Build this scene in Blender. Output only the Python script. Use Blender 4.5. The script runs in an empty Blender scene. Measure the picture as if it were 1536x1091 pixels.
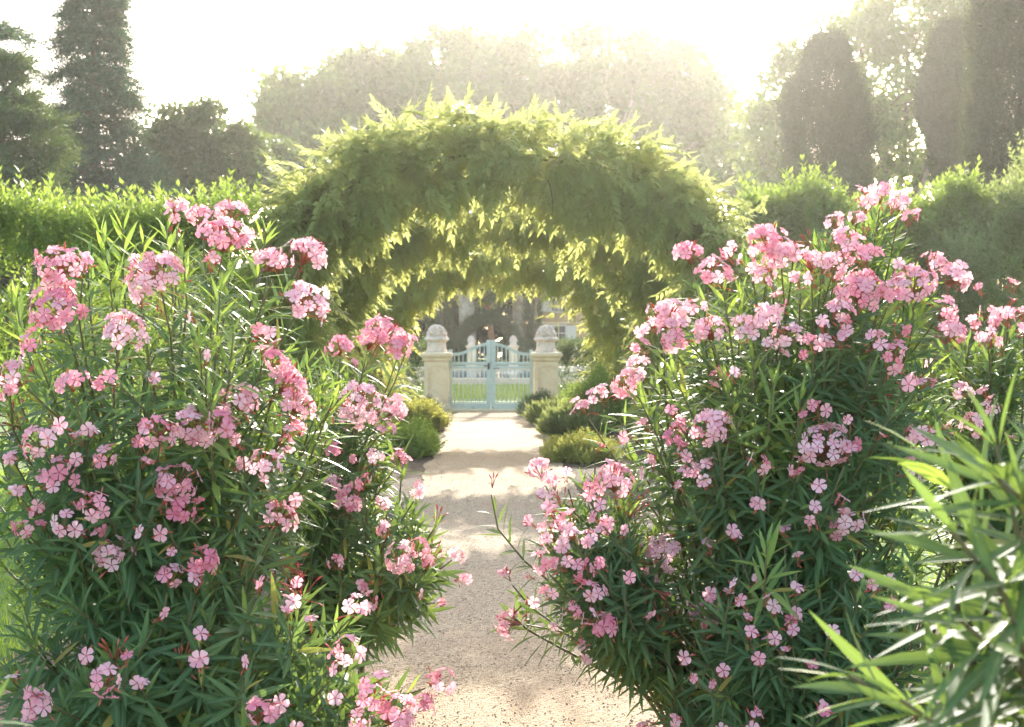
import bpy, math, random
import numpy as np
from mathutils import Vector

R = math.radians
rng = np.random.default_rng(7)
random.seed(7)
scene = bpy.context.scene
COL = scene.collection

# ------------------------------------------------------------------ camera
F_PX, PX_W, PX_H = 2110.0, 1536.0, 1091.0
YAW, PITCH, EYE = R(0.84), R(-0.83), 1.55
cd = bpy.data.cameras.new("camera")
cam = bpy.data.objects.new("camera", cd)
COL.objects.link(cam)
cam.location = (0, 0, EYE)
cam.rotation_euler = (R(90) + PITCH, 0, -YAW)
cd.sensor_width = 36
cd.lens = 36 * F_PX / PX_W
cd.clip_start, cd.clip_end = 0.05, 1000
cd.dof.use_dof = True
cd.dof.focus_distance = 4.9
cd.dof.aperture_fstop = 8.0
scene.camera = cam

# ------------------------------------------------------------------ sky, sun, exposure
SUN_EL, SUN_AZ = R(21.0), R(7.0)          # azimuth to the right of +Y
w = bpy.data.worlds.new("World")
scene.world = w
w.use_nodes = True
nt = w.node_tree
bg = nt.nodes["Background"]
sky = nt.nodes.new("ShaderNodeTexSky")
sky.sky_type = 'NISHITA'
sky.sun_disc = False
sky.sun_elevation = SUN_EL
sky.sun_rotation = SUN_AZ
sky.air_density, sky.dust_density, sky.ozone_density = .7, 1.5, .3
tint = nt.nodes.new("ShaderNodeMix")            # film-warm white balance of the sky light
tint.data_type, tint.blend_type = 'RGBA', 'MULTIPLY'
tint.inputs[0].default_value = 1.0
tint.inputs[7].default_value = (1.0, .93, .84, 1)
nt.links.new(sky.outputs[0], tint.inputs[6])
nt.links.new(tint.outputs[2], bg.inputs[0])
bg.inputs[1].default_value = 0.15
sd = bpy.data.lights.new("sun", 'SUN')
sd.energy, sd.angle, sd.color = 2.2, R(0.53), (1.0, 0.93, 0.82)
sun = bpy.data.objects.new("sun", sd)
COL.objects.link(sun)
sun_dir = Vector((math.sin(SUN_AZ) * math.cos(SUN_EL), math.cos(SUN_AZ) * math.cos(SUN_EL), math.sin(SUN_EL)))
sun.rotation_euler = sun_dir.to_track_quat('Z', 'Y').to_euler()
scene.view_settings.view_transform = 'Standard'
scene.view_settings.look = 'None'
scene.view_settings.exposure = 2.62
HAZE_DENSITY, HAZE_G = 0.00042, 0.76
cy = scene.cycles
cy.use_denoising = True
cy.max_bounces, cy.diffuse_bounces, cy.glossy_bounces = 8, 5, 2
cy.transmission_bounces, cy.transparent_max_bounces, cy.volume_bounces = 4, 8, 0
cy.sample_clamp_indirect = 6
cy.caustics_reflective = cy.caustics_refractive = False

# ------------------------------------------------------------------ helpers
def at(px, py, Y):
    """world point seen at a photo pixel, Y metres in front of the camera"""
    cx, cz = (px - PX_W / 2) / F_PX, (PX_H / 2 - py) / F_PX
    cp, sp, cyw, syw = math.cos(PITCH), math.sin(PITCH), math.cos(YAW), math.sin(YAW)
    x, y, z = cx, cp - cz * sp, sp + cz * cp
    d = np.array([x * cyw + y * syw, -x * syw + y * cyw, z])
    return np.array([0, 0, EYE]) + d * (Y / d[1])

def gx(px, Y):
    return at(px, 500, Y)[0]

def norm(a):
    return a / np.maximum(np.linalg.norm(a, axis=-1, keepdims=True), 1e-9)

def frames(ydir, zhint):
    y = norm(ydir)
    x = norm(np.cross(y, zhint))
    z = np.cross(x, y)
    return np.stack([x, y, z], -1)          # columns

class MB:
    """collects pieces of geometry and links them as one mesh object"""
    def __init__(self):
        self.V, self.F, self.A, self.B, self.n = [], [], [], [], 0
    def add(self, V, F, m=0, rnd=0.5, lv=0.5, smooth=True):
        V = np.asarray(V, float).reshape(-1, 3)
        k = len(V)
        for f in (F if isinstance(F, list) else [F]):
            f = np.asarray(f, int)
            if len(f):
                self.F.append((f + self.n, m, smooth))
        self.V.append(V)
        self.A.append(np.broadcast_to(np.asarray(rnd, float), (k,)))
        self.B.append(np.broadcast_to(np.asarray(lv, float), (k,)))
        self.n += k
    def inst(self, T, Rm, P, S, m=0, rnd=None, smooth=True):
        """many copies of a template (V, [F..], lv)"""
        V, Fs, lv = T
        N = len(P)
        if N == 0:
            return
        S = np.asarray(S, float)
        if S.ndim == 1:
            S = S[:, None]
        W = np.einsum('nij,nkj->nki', Rm, V[None] * S[:, None, :]) + np.asarray(P)[:, None, :]
        k = len(V)
        off = (np.arange(N) * k)[:, None, None]
        Fo = [(np.asarray(f)[None] + off).reshape(-1, np.asarray(f).shape[1]) for f in Fs]
        if rnd is None:
            rnd = rng.random(N)
        self.add(W.reshape(-1, 3), Fo, m, np.repeat(rnd, k), np.tile(lv, N), smooth)
    def box(self, c, s, m=0, rnd=0.5, bevel=0.0):
        c, s = np.asarray(c, float), np.asarray(s, float) / 2
        if bevel <= 0:
            v = np.array([[x, y, z] for x in (-1, 1) for y in (-1, 1) for z in (-1, 1)], float) * s + c
            f = [[0, 1, 3, 2], [4, 6, 7, 5], [0, 4, 5, 1], [2, 3, 7, 6], [0, 2, 6, 4], [1, 5, 7, 3]]
            self.add(v, np.array(f), m, rnd, smooth=False)
        else:
            b = bevel
            rows = []
            for z, ins in ((-s[2], b), (-s[2] + b, 0), (s[2] - b, 0), (s[2], b)):
                x, y = s[0] - ins, s[1] - ins
                q = min(b, x, y)
                rows.append([[x - q, -y, z], [x, -y + q, z], [x, y - q, z], [x - q, y, z], [-x + q, y, z], [-x, y - q, z], [-x, -y + q, z], [-x + q, -y, z]])
            self.loft(np.array(rows) + c, m, rnd)
    def loft(self, rings, m=0, rnd=0.5, smooth=False, caps=True):
        rings = np.asarray(rings, float)
        a, k = rings.shape[:2]
        f = []
        for i in range(a - 1):
            for j in range(k):
                f.append([i * k + j, i * k + (j + 1) % k, (i + 1) * k + (j + 1) % k, (i + 1) * k + j])
        v = rings.reshape(-1, 3)
        fs = [np.array(f)]
        if caps:
            fs += [np.array([list(range(k))[::-1]]), np.array([[(a - 1) * k + j for j in range(k)]])]
        self.add(v, fs, m, rnd, smooth=smooth)
    def tube(self, P, r, n=6, m=0, rnd=0.5, caps=True, smooth=True):
        P = np.asarray(P, float)
        r = np.broadcast_to(np.asarray(r, float), (len(P),))
        t = norm(np.gradient(P, axis=0))
        ref = np.array([0, 0, 1.0]) if abs(t[:, 2].mean()) < 0.8 else np.array([1.0, 0, 0])
        x = norm(np.cross(t, ref)); y = np.cross(t, x)
        a = np.linspace(0, 2 * np.pi, n, endpoint=False)
        rings = P[:, None] + r[:, None, None] * (np.cos(a)[None, :, None] * x[:, None] + np.sin(a)[None, :, None] * y[:, None])
        self.loft(rings, m, rnd, smooth, caps)
    def build(self, name, mats, parent=None, loc=None):
        me = bpy.data.meshes.new(name)
        V = np.concatenate(self.V)
        if loc is not None:
            V = V - np.asarray(loc)
        me.vertices.add(len(V))
        me.vertices.foreach_set("co", V.astype(np.float32).ravel())
        tot = np.concatenate([np.full(len(f), f.shape[1]) for f, _, _ in self.F])
        idx = np.concatenate([f.ravel() for f, _, _ in self.F])
        mi = np.concatenate([np.full(len(f), m) for f, m, _ in self.F])
        sm = np.concatenate([np.full(len(f), s) for f, _, s in self.F])
        me.loops.add(len(idx)); me.polygons.add(len(tot))
        me.loops.foreach_set("vertex_index", idx.astype(np.int32))
        st = np.concatenate([[0], np.cumsum(tot)[:-1]])
        me.polygons.foreach_set("loop_start", st.astype(np.int32))
        me.polygons.foreach_set("material_index", mi.astype(np.int32))
        me.polygons.foreach_set("use_smooth", sm.astype(bool))
        for nm, arr in (("rnd", self.A), ("lv", self.B)):
            at_ = me.attributes.new(nm, 'FLOAT', 'POINT')
            at_.data.foreach_set("value", np.concatenate(arr).astype(np.float32))
        me.update(calc_edges=True)
        for m in (mats if isinstance(mats, (list, tuple)) else [mats]):
            me.materials.append(m)
        o = bpy.data.objects.new(name, me)
        COL.objects.link(o)
        if parent is not None:
            o.parent = parent
        if loc is not None and parent is None:
            o.location = loc
        return o

def tag(o, label=None, cat=None, group=None, kind=None):
    if label: o['label'] = label
    if cat: o['category'] = cat
    if group: o['group'] = group
    if kind: o['kind'] = kind
    return o

def thing(name, loc, label, cat, group=None):
    o = bpy.data.objects.new(name, None)
    o.empty_display_size = 0.2
    COL.objects.link(o)
    o.location = loc
    return tag(o, label, cat, group)

# ------------------------------------------------------------------ materials
def new_mat(name):
    m = bpy.data.materials.new(name)
    m.use_nodes = True
    n = m.node_tree
    n.nodes.clear()
    out = n.nodes.new("ShaderNodeOutputMaterial")
    return m, n, out

def ramp(n, src, stops):
    r = n.nodes.new("ShaderNodeValToRGB")
    e = r.color_ramp.elements
    while len(e) < len(stops):
        e.new(0.5)
    for el, (p, c) in zip(e, stops):
        el.position = p
        el.color = (*c, 1)
    n.links.new(src, r.inputs[0])
    return r.outputs[0]

def attr(n, name):
    a = n.nodes.new("ShaderNodeAttribute")
    a.attribute_name = name
    return a.outputs["Fac"]

def mixc(n, f, a, b, mode='MIX'):
    m = n.nodes.new("ShaderNodeMix")
    m.data_type = 'RGBA'
    m.blend_type = mode
    for s, v in ((m.inputs[0], f), (m.inputs[6], a), (m.inputs[7], b)):
        if hasattr(v, 'links'):
            n.links.new(v, s)
        elif isinstance(v, (int, float)):
            s.default_value = v
        else:
            s.default_value = (*v, 1)
    return m.outputs[2]

def leaf_mat(name, dark, light, trans, fac=0.4, rough=0.42, spec=0.35, rib=None, tip=None):
    """a thin leaf: gloss on top, light passing through"""
    m, n, out = new_mat(name)
    c = ramp(n, attr(n, "rnd"), [(0.0, dark), (0.75, tuple((a + b) / 2 for a, b in zip(dark, light))), (1.0, light)])
    if rib:
        f = ramp(n, attr(n, "rnd"), [(.965, (0, 0, 0)), (.975, (1, 1, 1))])
        c = mixc(n, f, c, (.34, .26, .06))
    tc = mixc(n, 0.75, c, trans)
    if rib:
        f = ramp(n, attr(n, "lv"), [(0.0, (1, 1, 1)), (0.18, (0, 0, 0))])
        c = mixc(n, f, c, rib)
    p = n.nodes.new("ShaderNodeBsdfPrincipled")
    n.links.new(c, p.inputs["Base Color"])
    p.inputs["Roughness"].default_value = rough
    p.inputs["Specular IOR Level"].default_value = spec
    t = n.nodes.new("ShaderNodeBsdfTranslucent")
    n.links.new(tc, t.inputs[0])
    mx = n.nodes.new("ShaderNodeMixShader")
    mx.inputs[0].default_value = fac
    n.links.new(p.outputs[0], mx.inputs[1]); n.links.new(t.outputs[0], mx.inputs[2])
    n.links.new(mx.outputs[0], out.inputs[0])
    return m

def surf_mat(name, stops, scale=8.0, rough=0.8, bump=0.3, detail=8, spec=0.3, extra=None, bscale=None, dist=0.02):
    m, n, out = new_mat(name)
    co = n.nodes.new("ShaderNodeTexCoord").outputs["Object"]
    nz = n.nodes.new("ShaderNodeTexNoise")
    nz.inputs["Scale"].default_value = scale
    nz.inputs["Detail"].default_value = detail
    nz.inputs["Roughness"].default_value = 0.65
    n.links.new(co, nz.inputs["Vector"])
    c = ramp(n, nz.outputs[0], stops)
    if extra:
        es, elo, ehi, ecol, ef = extra
        n2 = n.nodes.new("ShaderNodeTexNoise")
        n2.inputs["Scale"].default_value = es
        n2.inputs["Detail"].default_value = 5
        n.links.new(co, n2.inputs["Vector"])
        f = ramp(n, n2.outputs[0], [(elo, (0, 0, 0)), (ehi, (ef, ef, ef))])
        c = mixc(n, f, c, ecol)
    p = n.nodes.new("ShaderNodeBsdfPrincipled")
    n.links.new(c, p.inputs["Base Color"])
    p.inputs["Roughness"].default_value = rough
    p.inputs["Specular IOR Level"].default_value = spec
    if bump:
        b = n.nodes.new("ShaderNodeBump")
        b.inputs["Strength"].default_value = bump
        b.inputs["Distance"].default_value = dist
        if bscale:
            n3 = n.nodes.new("ShaderNodeTexNoise")
            n3.inputs["Scale"].default_value = bscale
            n3.inputs["Detail"].default_value = 6
            n.links.new(co, n3.inputs["Vector"])
            n.links.new(n3.outputs[0], b.inputs["Height"])
        else:
            n.links.new(nz.outputs[0], b.inputs["Height"])
        n.links.new(b.outputs[0], p.inputs["Normal"])
    n.links.new(p.outputs[0], out.inputs[0])
    return m

M = {}
M['oleander'] = leaf_mat("oleander_leaf", (.045, .105, .05), (.11, .19, .07), (.30, .42, .06),  .36, .58, .22, rib=(.20, .28, .12))
M['young'] = leaf_mat("oleander_young_leaf", (.12, .22, .06), (.20, .30, .08), (.45, .58, .08), .45, .42, .35, rib=(.28, .36, .14))
M['vine'] = leaf_mat("veiled_vine_leaf", (.15, .20, .065), (.30, .36, .115), (.66, .68, .22), .52, .5, .3)  # glare veil over the arches put into a paler leaf colour
M['vinesunlit'] = leaf_mat("sunlit_vine_leaf", (.20, .25, .07), (.35, .39, .12), (.70, .69, .20), .52, .5, .3)  # sunlit copy of the vine leaf: sun on the last arch put into the colour
M['hedge'] = leaf_mat("hedge_leaf", (.085, .15, .035), (.18, .26, .06), (.46, .60, .09), .50, .45, .35)
M['darkhedge'] = leaf_mat("dark_hedge_leaf", (.035, .07, .03), (.07, .12, .05), (.22, .30, .07), .32, .45, .35)
M['greyhedge'] = leaf_mat("grey_green_leaf", (.11, .17, .065), (.22, .28, .11), (.50, .58, .16), .48, .45, .35)
M['plane'] = leaf_mat("plane_tree_leaf", (.055, .115, .03), (.14, .205, .05), (.36, .44, .09), .36, .5, .3)
M['conifer'] = leaf_mat("conifer_needle", (.03, .085, .055), (.08, .155, .085), (.16, .26, .08), .25, .55, .25)
M['cedar'] = leaf_mat("cedar_needle", (.045, .095, .04), (.11, .17, .06), (.22, .30, .06), .25, .55, .25)
M['cypress'] = leaf_mat("cypress_spray", (.035, .075, .03), (.085, .135, .05), (.18, .20, .06), .22, .6, .2)
M['oak'] = leaf_mat("evergreen_oak_leaf", (.04, .085, .03), (.095, .15, .05), (.28, .36, .08), .32, .5, .3)
M['wood'] = leaf_mat("woodland_leaf", (.03, .05, .025), (.07, .09, .04), (.12, .15, .05), .10, .8, .1)
M['lavender'] = leaf_mat("grey_green_blade", (.09, .14, .06), (.20, .26, .11), (.40, .44, .13), .4, .55, .25)
M['yellowshrub'] = leaf_mat("yellow_green_leaf", (.16, .19, .05), (.30, .32, .10), (.60, .58, .12), .45, .5, .3)
M['grass'] = leaf_mat("grass_blade", (.08, .15, .03), (.15, .24, .05), (.45, .60, .06), .5, .5, .25)

def petal_mat():
    m, n, out = new_mat("oleander_petal")
    oi = n.nodes.new("ShaderNodeObjectInfo")
    av = n.nodes.new("ShaderNodeMath"); av.operation = 'ADD'
    n.links.new(attr(n, "rnd"), av.inputs[0]); n.links.new(oi.outputs["Random"], av.inputs[1])
    hf = n.nodes.new("ShaderNodeMath"); hf.operation = 'MULTIPLY'; hf.inputs[1].default_value = .5
    n.links.new(av.outputs[0], hf.inputs[0])
    base = ramp(n, hf.outputs[0], [(0.12, (.78, .25, .35)), (0.5, (.85, .47, .52)), (.88, (.89, .64, .67))])
    f = ramp(n, attr(n, "lv"), [(0.10, (.8, .8, .8)), (0.30, (0, 0, 0))])
    c = mixc(n, f, base, (.74, .20, .26))
    p = n.nodes.new("ShaderNodeBsdfPrincipled")
    n.links.new(c, p.inputs["Base Color"])
    p.inputs["Roughness"].default_value = 0.55
    p.inputs["Specular IOR Level"].default_value = 0.2
    t = n.nodes.new("ShaderNodeBsdfTranslucent")
    n.links.new(mixc(n, .3, c, (.95, .45, .48)), t.inputs[0])
    mx = n.nodes.new("ShaderNodeMixShader")
    mx.inputs[0].default_value = .45
    n.links.new(p.outputs[0], mx.inputs[1]); n.links.new(t.outputs[0], mx.inputs[2])
    n.links.new(mx.outputs[0], out.inputs[0])
    return m
M['petal'] = petal_mat()
M['bud'] = leaf_mat("oleander_bud", (.50, .09, .07), (.62, .20, .13), (.75, .18, .10), .3, .45, .3)
M['pedicel'] = leaf_mat("flower_stalk", (.22, .14, .06), (.30, .22, .09), (.5, .3, .1), .3, .5, .3)
M['stem'] = surf_mat("green_brown_stem", [(.3, (.10, .09, .045)), (.7, (.20, .17, .08))], 14, .6, .2)
M['bark'] = surf_mat("bark", [(.3, (.09, .07, .05)), (.7, (.24, .19, .14))], 5, .9, .6)
M['planebark'] = surf_mat("plane_bark", [(.3, (.20, .16, .11)), (.5, (.34, .28, .20)), (.7, (.45, .40, .30))], 2.5, .85, .3)
M['redbark'] = surf_mat("red_bark", [(.3, (.28, .14, .07)), (.7, (.42, .24, .12))], 4, .9, .4)
M['stone'] = surf_mat("pale_limestone", [(.25, (.64, .47, .27)), (.5, (.80, .62, .38)), (.75, (.84, .70, .48))], 6, .85, .35, extra=(2.2, .5, .8, (.44, .37, .27), .5), bscale=40, dist=.01)
M['greystone'] = surf_mat("lichened_stone", [(.25, (.52, .40, .29)), (.5, (.74, .59, .45)), (.75, (.82, .69, .54))], 14, .9, .5, extra=(9, .5, .7, (.38, .35, .30), .6), bscale=60, dist=.01)
M['gatepaint'] = surf_mat("pale_turquoise_paint", [(.3, (.46, .54, .47)), (.7, (.56, .64, .56))], 5, .5, .08, spec=.35, extra=(14, .56, .75, (.30, .34, .28), .6))
M['iron'] = surf_mat("dark_iron", [(.3, (.03, .03, .03)), (.7, (.07, .06, .05))], 20, .55, .1)
M['soil'] = surf_mat("soil", [(.3, (.06, .042, .028)), (.7, (.16, .115, .075))], 22, .95, 1.0, bscale=50, dist=.03)
M['litter'] = leaf_mat("dry_leaf", (.16, .10, .05), (.34, .23, .12), (.4, .25, .1), .2, .7, .2)
M['ochre'] = surf_mat("ochre_render", [(.3, (.46, .30, .16)), (.7, (.56, .38, .22))], 1.2, .9, .1, extra=(.6, .45, .7, (.40, .27, .15), .5))
M['roof'] = surf_mat("clay_tile", [(.3, (.30, .13, .07)), (.7, (.48, .25, .15))], 3, .85, .3)
M['glass'] = surf_mat("dark_window_glass", [(.3, (.03, .035, .04)), (.7, (.05, .06, .07))], 1, .1, 0, spec=.5)
M['shutter'] = surf_mat("white_frame_paint", [(.3, (.62, .58, .52)), (.7, (.72, .68, .62))], 6, .6, .05)
M['paving'] = surf_mat("pale_paving", [(.3, (.42, .38, .32)), (.7, (.56, .52, .45))], 1.5, .85, .1)

def gravel_mat():
    m, n, out = new_mat("pale_gravel")
    co = n.nodes.new("ShaderNodeTexCoord").outputs["Object"]
    v = n.nodes.new("ShaderNodeTexVoronoi")
    v.inputs["Scale"].default_value = 95
    n.links.new(co, v.inputs["Vector"])
    sep = n.nodes.new("ShaderNodeSeparateColor")
    n.links.new(v.outputs["Color"], sep.inputs[0])
    c = ramp(n, sep.outputs[0], [(0.0, (.11, .075, .045)), (.14, (.34, .25, .15)), (.6, (.46, .35, .22)), (1.0, (.58, .46, .31))])
    nz = n.nodes.new("ShaderNodeTexNoise")
    nz.inputs["Scale"].default_value = 1.3
    nz.inputs["Detail"].default_value = 7
    n.links.new(co, nz.inputs["Vector"])
    f = ramp(n, nz.outputs[0], [(.42, (0, 0, 0)), (.72, (.65, .65, .65))])
    c = mixc(n, f, c, (.38, .27, .17))
    n4 = n.nodes.new("ShaderNodeTexNoise")
    n4.inputs["Scale"].default_value = 28
    n4.inputs["Detail"].default_value = 4
    n.links.new(co, n4.inputs["Vector"])
    f = ramp(n, n4.outputs[0], [(.60, (0, 0, 0)), (.72, (.55, .55, .55))])
    c = mixc(n, f, c, (.18, .125, .085))
    p = n.nodes.new("ShaderNodeBsdfPrincipled")
    n.links.new(c, p.inputs["Base Color"])
    p.inputs["Roughness"].default_value = .9
    p.inputs["Specular IOR Level"].default_value = .2
    b = n.nodes.new("ShaderNodeBump")
    b.inputs["Strength"].default_value = .7
    b.inputs["Distance"].default_value = .012
    n.links.new(v.outputs["Distance"], b.inputs["Height"])
    b.invert = True
    n.links.new(b.outputs[0], p.inputs["Normal"])
    n.links.new(p.outputs[0], out.inputs[0])
    return m
M['gravel'] = gravel_mat()
M['pebble'] = leaf_mat("pebble", (.14, .09, .06), (.52, .40, .29), (.4, .3, .2), 0.0, .85, .25)
M['lawn'] = surf_mat("lawn", [(.25, (.06, .12, .025)), (.55, (.11, .19, .04)), (.8, (.17, .25, .06))], 3.5, .95, .6, extra=(.35, .4, .7, (.15, .21, .06), .6), bscale=60, dist=.05)

def water_mat():
    m, n, out = new_mat("pool_water")
    p = n.nodes.new("ShaderNodeBsdfPrincipled")
    p.inputs["Base Color"].default_value = (.16, .24, .26, 1)
    p.inputs["Roughness"].default_value = .12
    nz = n.nodes.new("ShaderNodeTexNoise")
    nz.inputs["Scale"].default_value = 3
    b = n.nodes.new("ShaderNodeBump")
    b.inputs["Strength"].default_value = .15
    n.links.new(nz.outputs[0], b.inputs["Height"])
    n.links.new(b.outputs[0], p.inputs["Normal"])
    n.links.new(p.outputs[0], out.inputs[0])
    return m
M['water'] = water_mat()

# ------------------------------------------------------------------ templates
KITE = (np.array([[0, 0, 0], [-.22, .42, .03], [0, 1, -.10], [.22, .42, .03]], float), [np.array([[0, 3, 2, 1]])], np.full(4, .5))
NARROW = (np.array([[0, 0, 0], [-.11, .40, .02], [0, 1, -.08], [.11, .40, .02]], float), [np.array([[0, 3, 2, 1]])], np.full(4, .5))
BROAD = (np.array([[0, 0, 0], [-.38, .25, .06], [-.30, .70, .02], [0, 1, -.12], [.30, .70, .02], [.38, .25, .06]], float), [np.array([[0, 5, 4, 1], [1, 4, 3, 2]])], np.full(6, .5))

def lance(bend=.12, width=.068):
    st = [0, .14, .36, .62, .86, 1.0]
    hw = [0, .55, 1.0, .86, .38, 0]
    V, lv = [], []
    for s, h in zip(st, hw):
        z = -bend * s * s
        if h == 0:
            V.append([0, s, z]); lv.append(0)
        else:
            V += [[-h * width, s, z + .22 * h * width], [0, s, z], [h * width, s, z + .22 * h * width]]
            lv += [1, 0, 1]
    q, t = [], [[0, 2, 1], [0, 3, 2]]
    for i in range(3):
        a, b = 1 + 3 * i, 4 + 3 * i
        q += [[a, a + 1, b + 1, b], [a + 1, a + 2, b + 2, b + 1]]
    e = len(V) - 1
    t += [[e - 3, e - 2, e], [e - 2, e - 1, e]]
    return (np.array(V, float), [np.array(q), np.array(t)], np.array(lv, float))
LANCES = [lance(.04), lance(.14), lance(.28)]

def sprig(n=6, leaf=.30, w=.20, spread=50, pairs=True, droop=0.0):
    """a twig along +Y of length 1 with leaves in pairs: template of kites"""
    V, F = [], []
    k = 0
    for i in range(n):
        s = .1 + .85 * i / (n - 1)
        az0 = 90 * (i % 2)
        for side in (0, 180):
            az, a = R(az0 + side + random.uniform(-25, 25)), R(spread * (1.1 - .5 * s) + random.uniform(-10, 10))
            d = np.array([math.sin(a) * math.cos(az), math.cos(a), math.sin(a) * math.sin(az)])
            fr = frames(d[None], np.array([[.03, 1, .02]]))[0]
            L = leaf * (1.15 - .45 * s) * random.uniform(.85, 1.15)
            base = np.array([0, s, -droop * s * s])
            for p in ([0, 0, 0], [-w * L, .42 * L, .04 * L], [0, L, -.10 * L], [w * L, .42 * L, .04 * L]):
                V.append(base + fr @ np.array(p))
            F.append([k, k + 3, k + 2, k + 1]); k += 4
    return (np.array(V), [np.array(F)], np.full(len(V), .5))

def frond(n=7, leaf=.36, w=.17, droop=.35):
    """a feathery compound leaf: leaflets in one plane either side of a drooping stalk"""
    V, F = [], []
    k = 0
    for i in range(n):
        s = .18 + .75 * i / (n - 1)
        for side in (-1, 1):
            a = R(58 - 18 * s + random.uniform(-8, 8))
            d = np.array([side * math.sin(a), math.cos(a), -.25 - droop * s + random.uniform(-.12, .12)])
            fr = frames(d[None], np.array([[0, 0, 1.0]]))[0]
            L = leaf * (1.1 - .4 * s) * random.uniform(.85, 1.15)
            base = np.array([0, s, -droop * s * s])
            for p in ([0, 0, 0], [-w * L, .4 * L, .02], [0, L, -.06 * L], [w * L, .4 * L, .02]):
                V.append(base + fr @ np.array(p))
            F.append([k, k + 3, k + 2, k + 1]); k += 4
    e = np.array([0, .95, -droop * .9])
    for p in ([0, 0, 0], [-w * leaf, .4 * leaf, 0], [0, leaf, -.15 * leaf], [w * leaf, .4 * leaf, 0]):
        V.append(e + np.array(p))
    F.append([k, k + 3, k + 2, k + 1])
    return (np.array(V), [np.array(F)], np.full(len(V), .5))

SPRIGS = [sprig() for _ in range(4)]
FRONDS = [frond(droop=d) for d in (.15, .35, .55, .8)]
def rand_dirs(n):
    return norm(rng.normal(size=(n, 3)))

# ------------------------------------------------------------------ ground, path, beds
def sheet(name, x0, x1, y0, y1, z, mat, kind='structure', nx=2, ny=2, jag=0.0, bumpz=0.0, xf=None):
    mb = MB()
    xs, ys = np.linspace(0, 1, nx), np.linspace(y0, y1, ny)
    V = []
    for j, y in enumerate(ys):
        a, b = x0, x1
        if jag:
            a += jag * (math.sin(y * 1.7) + math.sin(y * 4.1 + 1) * .6 + random.uniform(-.4, .4))
            b += jag * (math.sin(y * 1.9 + 2) + math.sin(y * 3.7 + 4) * .6 + random.uniform(-.4, .4))
        for t in xs:
            V.append([a + (b - a) * t, y, z + (random.uniform(-bumpz, bumpz) if bumpz else 0)])
    F = [[j * nx + i, j * nx + i + 1, (j + 1) * nx + i + 1, (j + 1) * nx + i] for j in range(ny - 1) for i in range(nx - 1)]
    mb.add(V, np.array(F))
    return tag(mb.build(name, mat), kind=kind)

sheet('ground', -93, 93, -13, 153, 0.0, M['lawn'])
sheet('soil_bed', -2.3, -.5, 2.0, 31.0, .006, M['soil'], ny=120, jag=.06)
sheet('soil_bed', .5, 2.6, 2.0, 31.0, .006, M['soil'], ny=120, jag=.06)
sheet('gravel_path', -.80, .92, -4, 34.0, .014, M['gravel'], nx=2, ny=400, jag=.035)

# loose pebbles on the near path
def pebbles():
    mb = MB()
    ico = np.array([[0, 0, 1], [.9, 0, .2], [.28, .86, .25], [-.72, .53, .2], [-.72, -.53, .3], [.28, -.86, .2], [0, 0, -.6]], float)
    F = [[0, 1, 2], [0, 2, 3], [0, 3, 4], [0, 4, 5], [0, 5, 1], [6, 2, 1], [6, 3, 2], [6, 4, 3], [6, 5, 4], [6, 1, 5]]
    T = (ico, [np.array(F)], np.full(7, .5))
    N = 26000
    y = 4.2 + 12 * rng.random(N) ** 1.6
    x = -.82 + 1.76 * rng.random(N)
    S = (.0022 + .0055 * rng.random(N) ** 4)[:, None] * np.array([1, .8, .5])
    a = rng.random(N) * 6.28
    Rm = np.zeros((N, 3, 3)); Rm[:, 0, 0] = np.cos(a); Rm[:, 0, 1] = -np.sin(a); Rm[:, 1, 0] = np.sin(a); Rm[:, 1, 1] = np.cos(a); Rm[:, 2, 2] = 1
    mb.inst(T, Rm, np.stack([x, y, .0145 + S[:, 2] * .4], 1), S, smooth=False)
    return tag(mb.build('gravel_stones', M['pebble']), 'loose pale gravel scattered over the garden path', 'gravel', kind='stuff')
pebbles()

def litter():
    mb = MB()
    N = 2600
    side = rng.random(N) < .5
    y = 3.5 + 20 * rng.random(N) ** 1.5
    x = np.where(side, -2.0 + 1.35 * rng.random(N), .75 + 1.5 * rng.random(N))
    n2 = 640
    x[:n2] = -.75 + 1.6 * rng.random(n2)
    d = rand_dirs(N); d[:, 2] *= .15
    up = rand_dirs(N) * .5 + np.array([0, 0, 1])
    S = .012 + .04 * rng.random(N) ** 2
    S[:n2] *= .7
    mb.inst(KITE, frames(d, up), np.stack([x, y, np.full(N, .026)], 1), S)
    return tag(mb.build('leaf_litter', M['litter']), 'dry brown leaf litter on the soil and gravel', 'leaf litter', kind='stuff')
litter()

def grass(name, regions, label):
    mb = MB()
    T = (np.array([[-.06, 0, 0], [.06, 0, 0], [.04, .55, -.03], [-.04, .55, -.03], [0, 1, -.2]], float), [np.array([[0, 1, 2, 3]]), np.array([[3, 2, 4]])], np.full(5, .5))
    for (x0, x1, y0, y1, n, h) in regions:
        y = y0 + (y1 - y0) * rng.random(n) ** 1.3
        x = x0 + (x1 - x0) * rng.random(n)
        d = rand_dirs(n) * .5 + np.array([0, 0, 1.0])
        mb.inst(T, frames(d, rand_dirs(n)), np.stack([x, y, np.zeros(n)], 1), h * (.6 + .8 * rng.random(n)))
    return tag(mb.build(name, M['grass']), label, 'grass', kind='stuff')
grass('grass', [(-6.5, -2.2, 4.5, 17, 60000, .05), (2.5, 9, 4.5, 24, 60000, .05), (-5, 6, 34, 53, 50000, .06)], 'short sunlit lawn grass on both sides of the path and beyond the gate')

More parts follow.
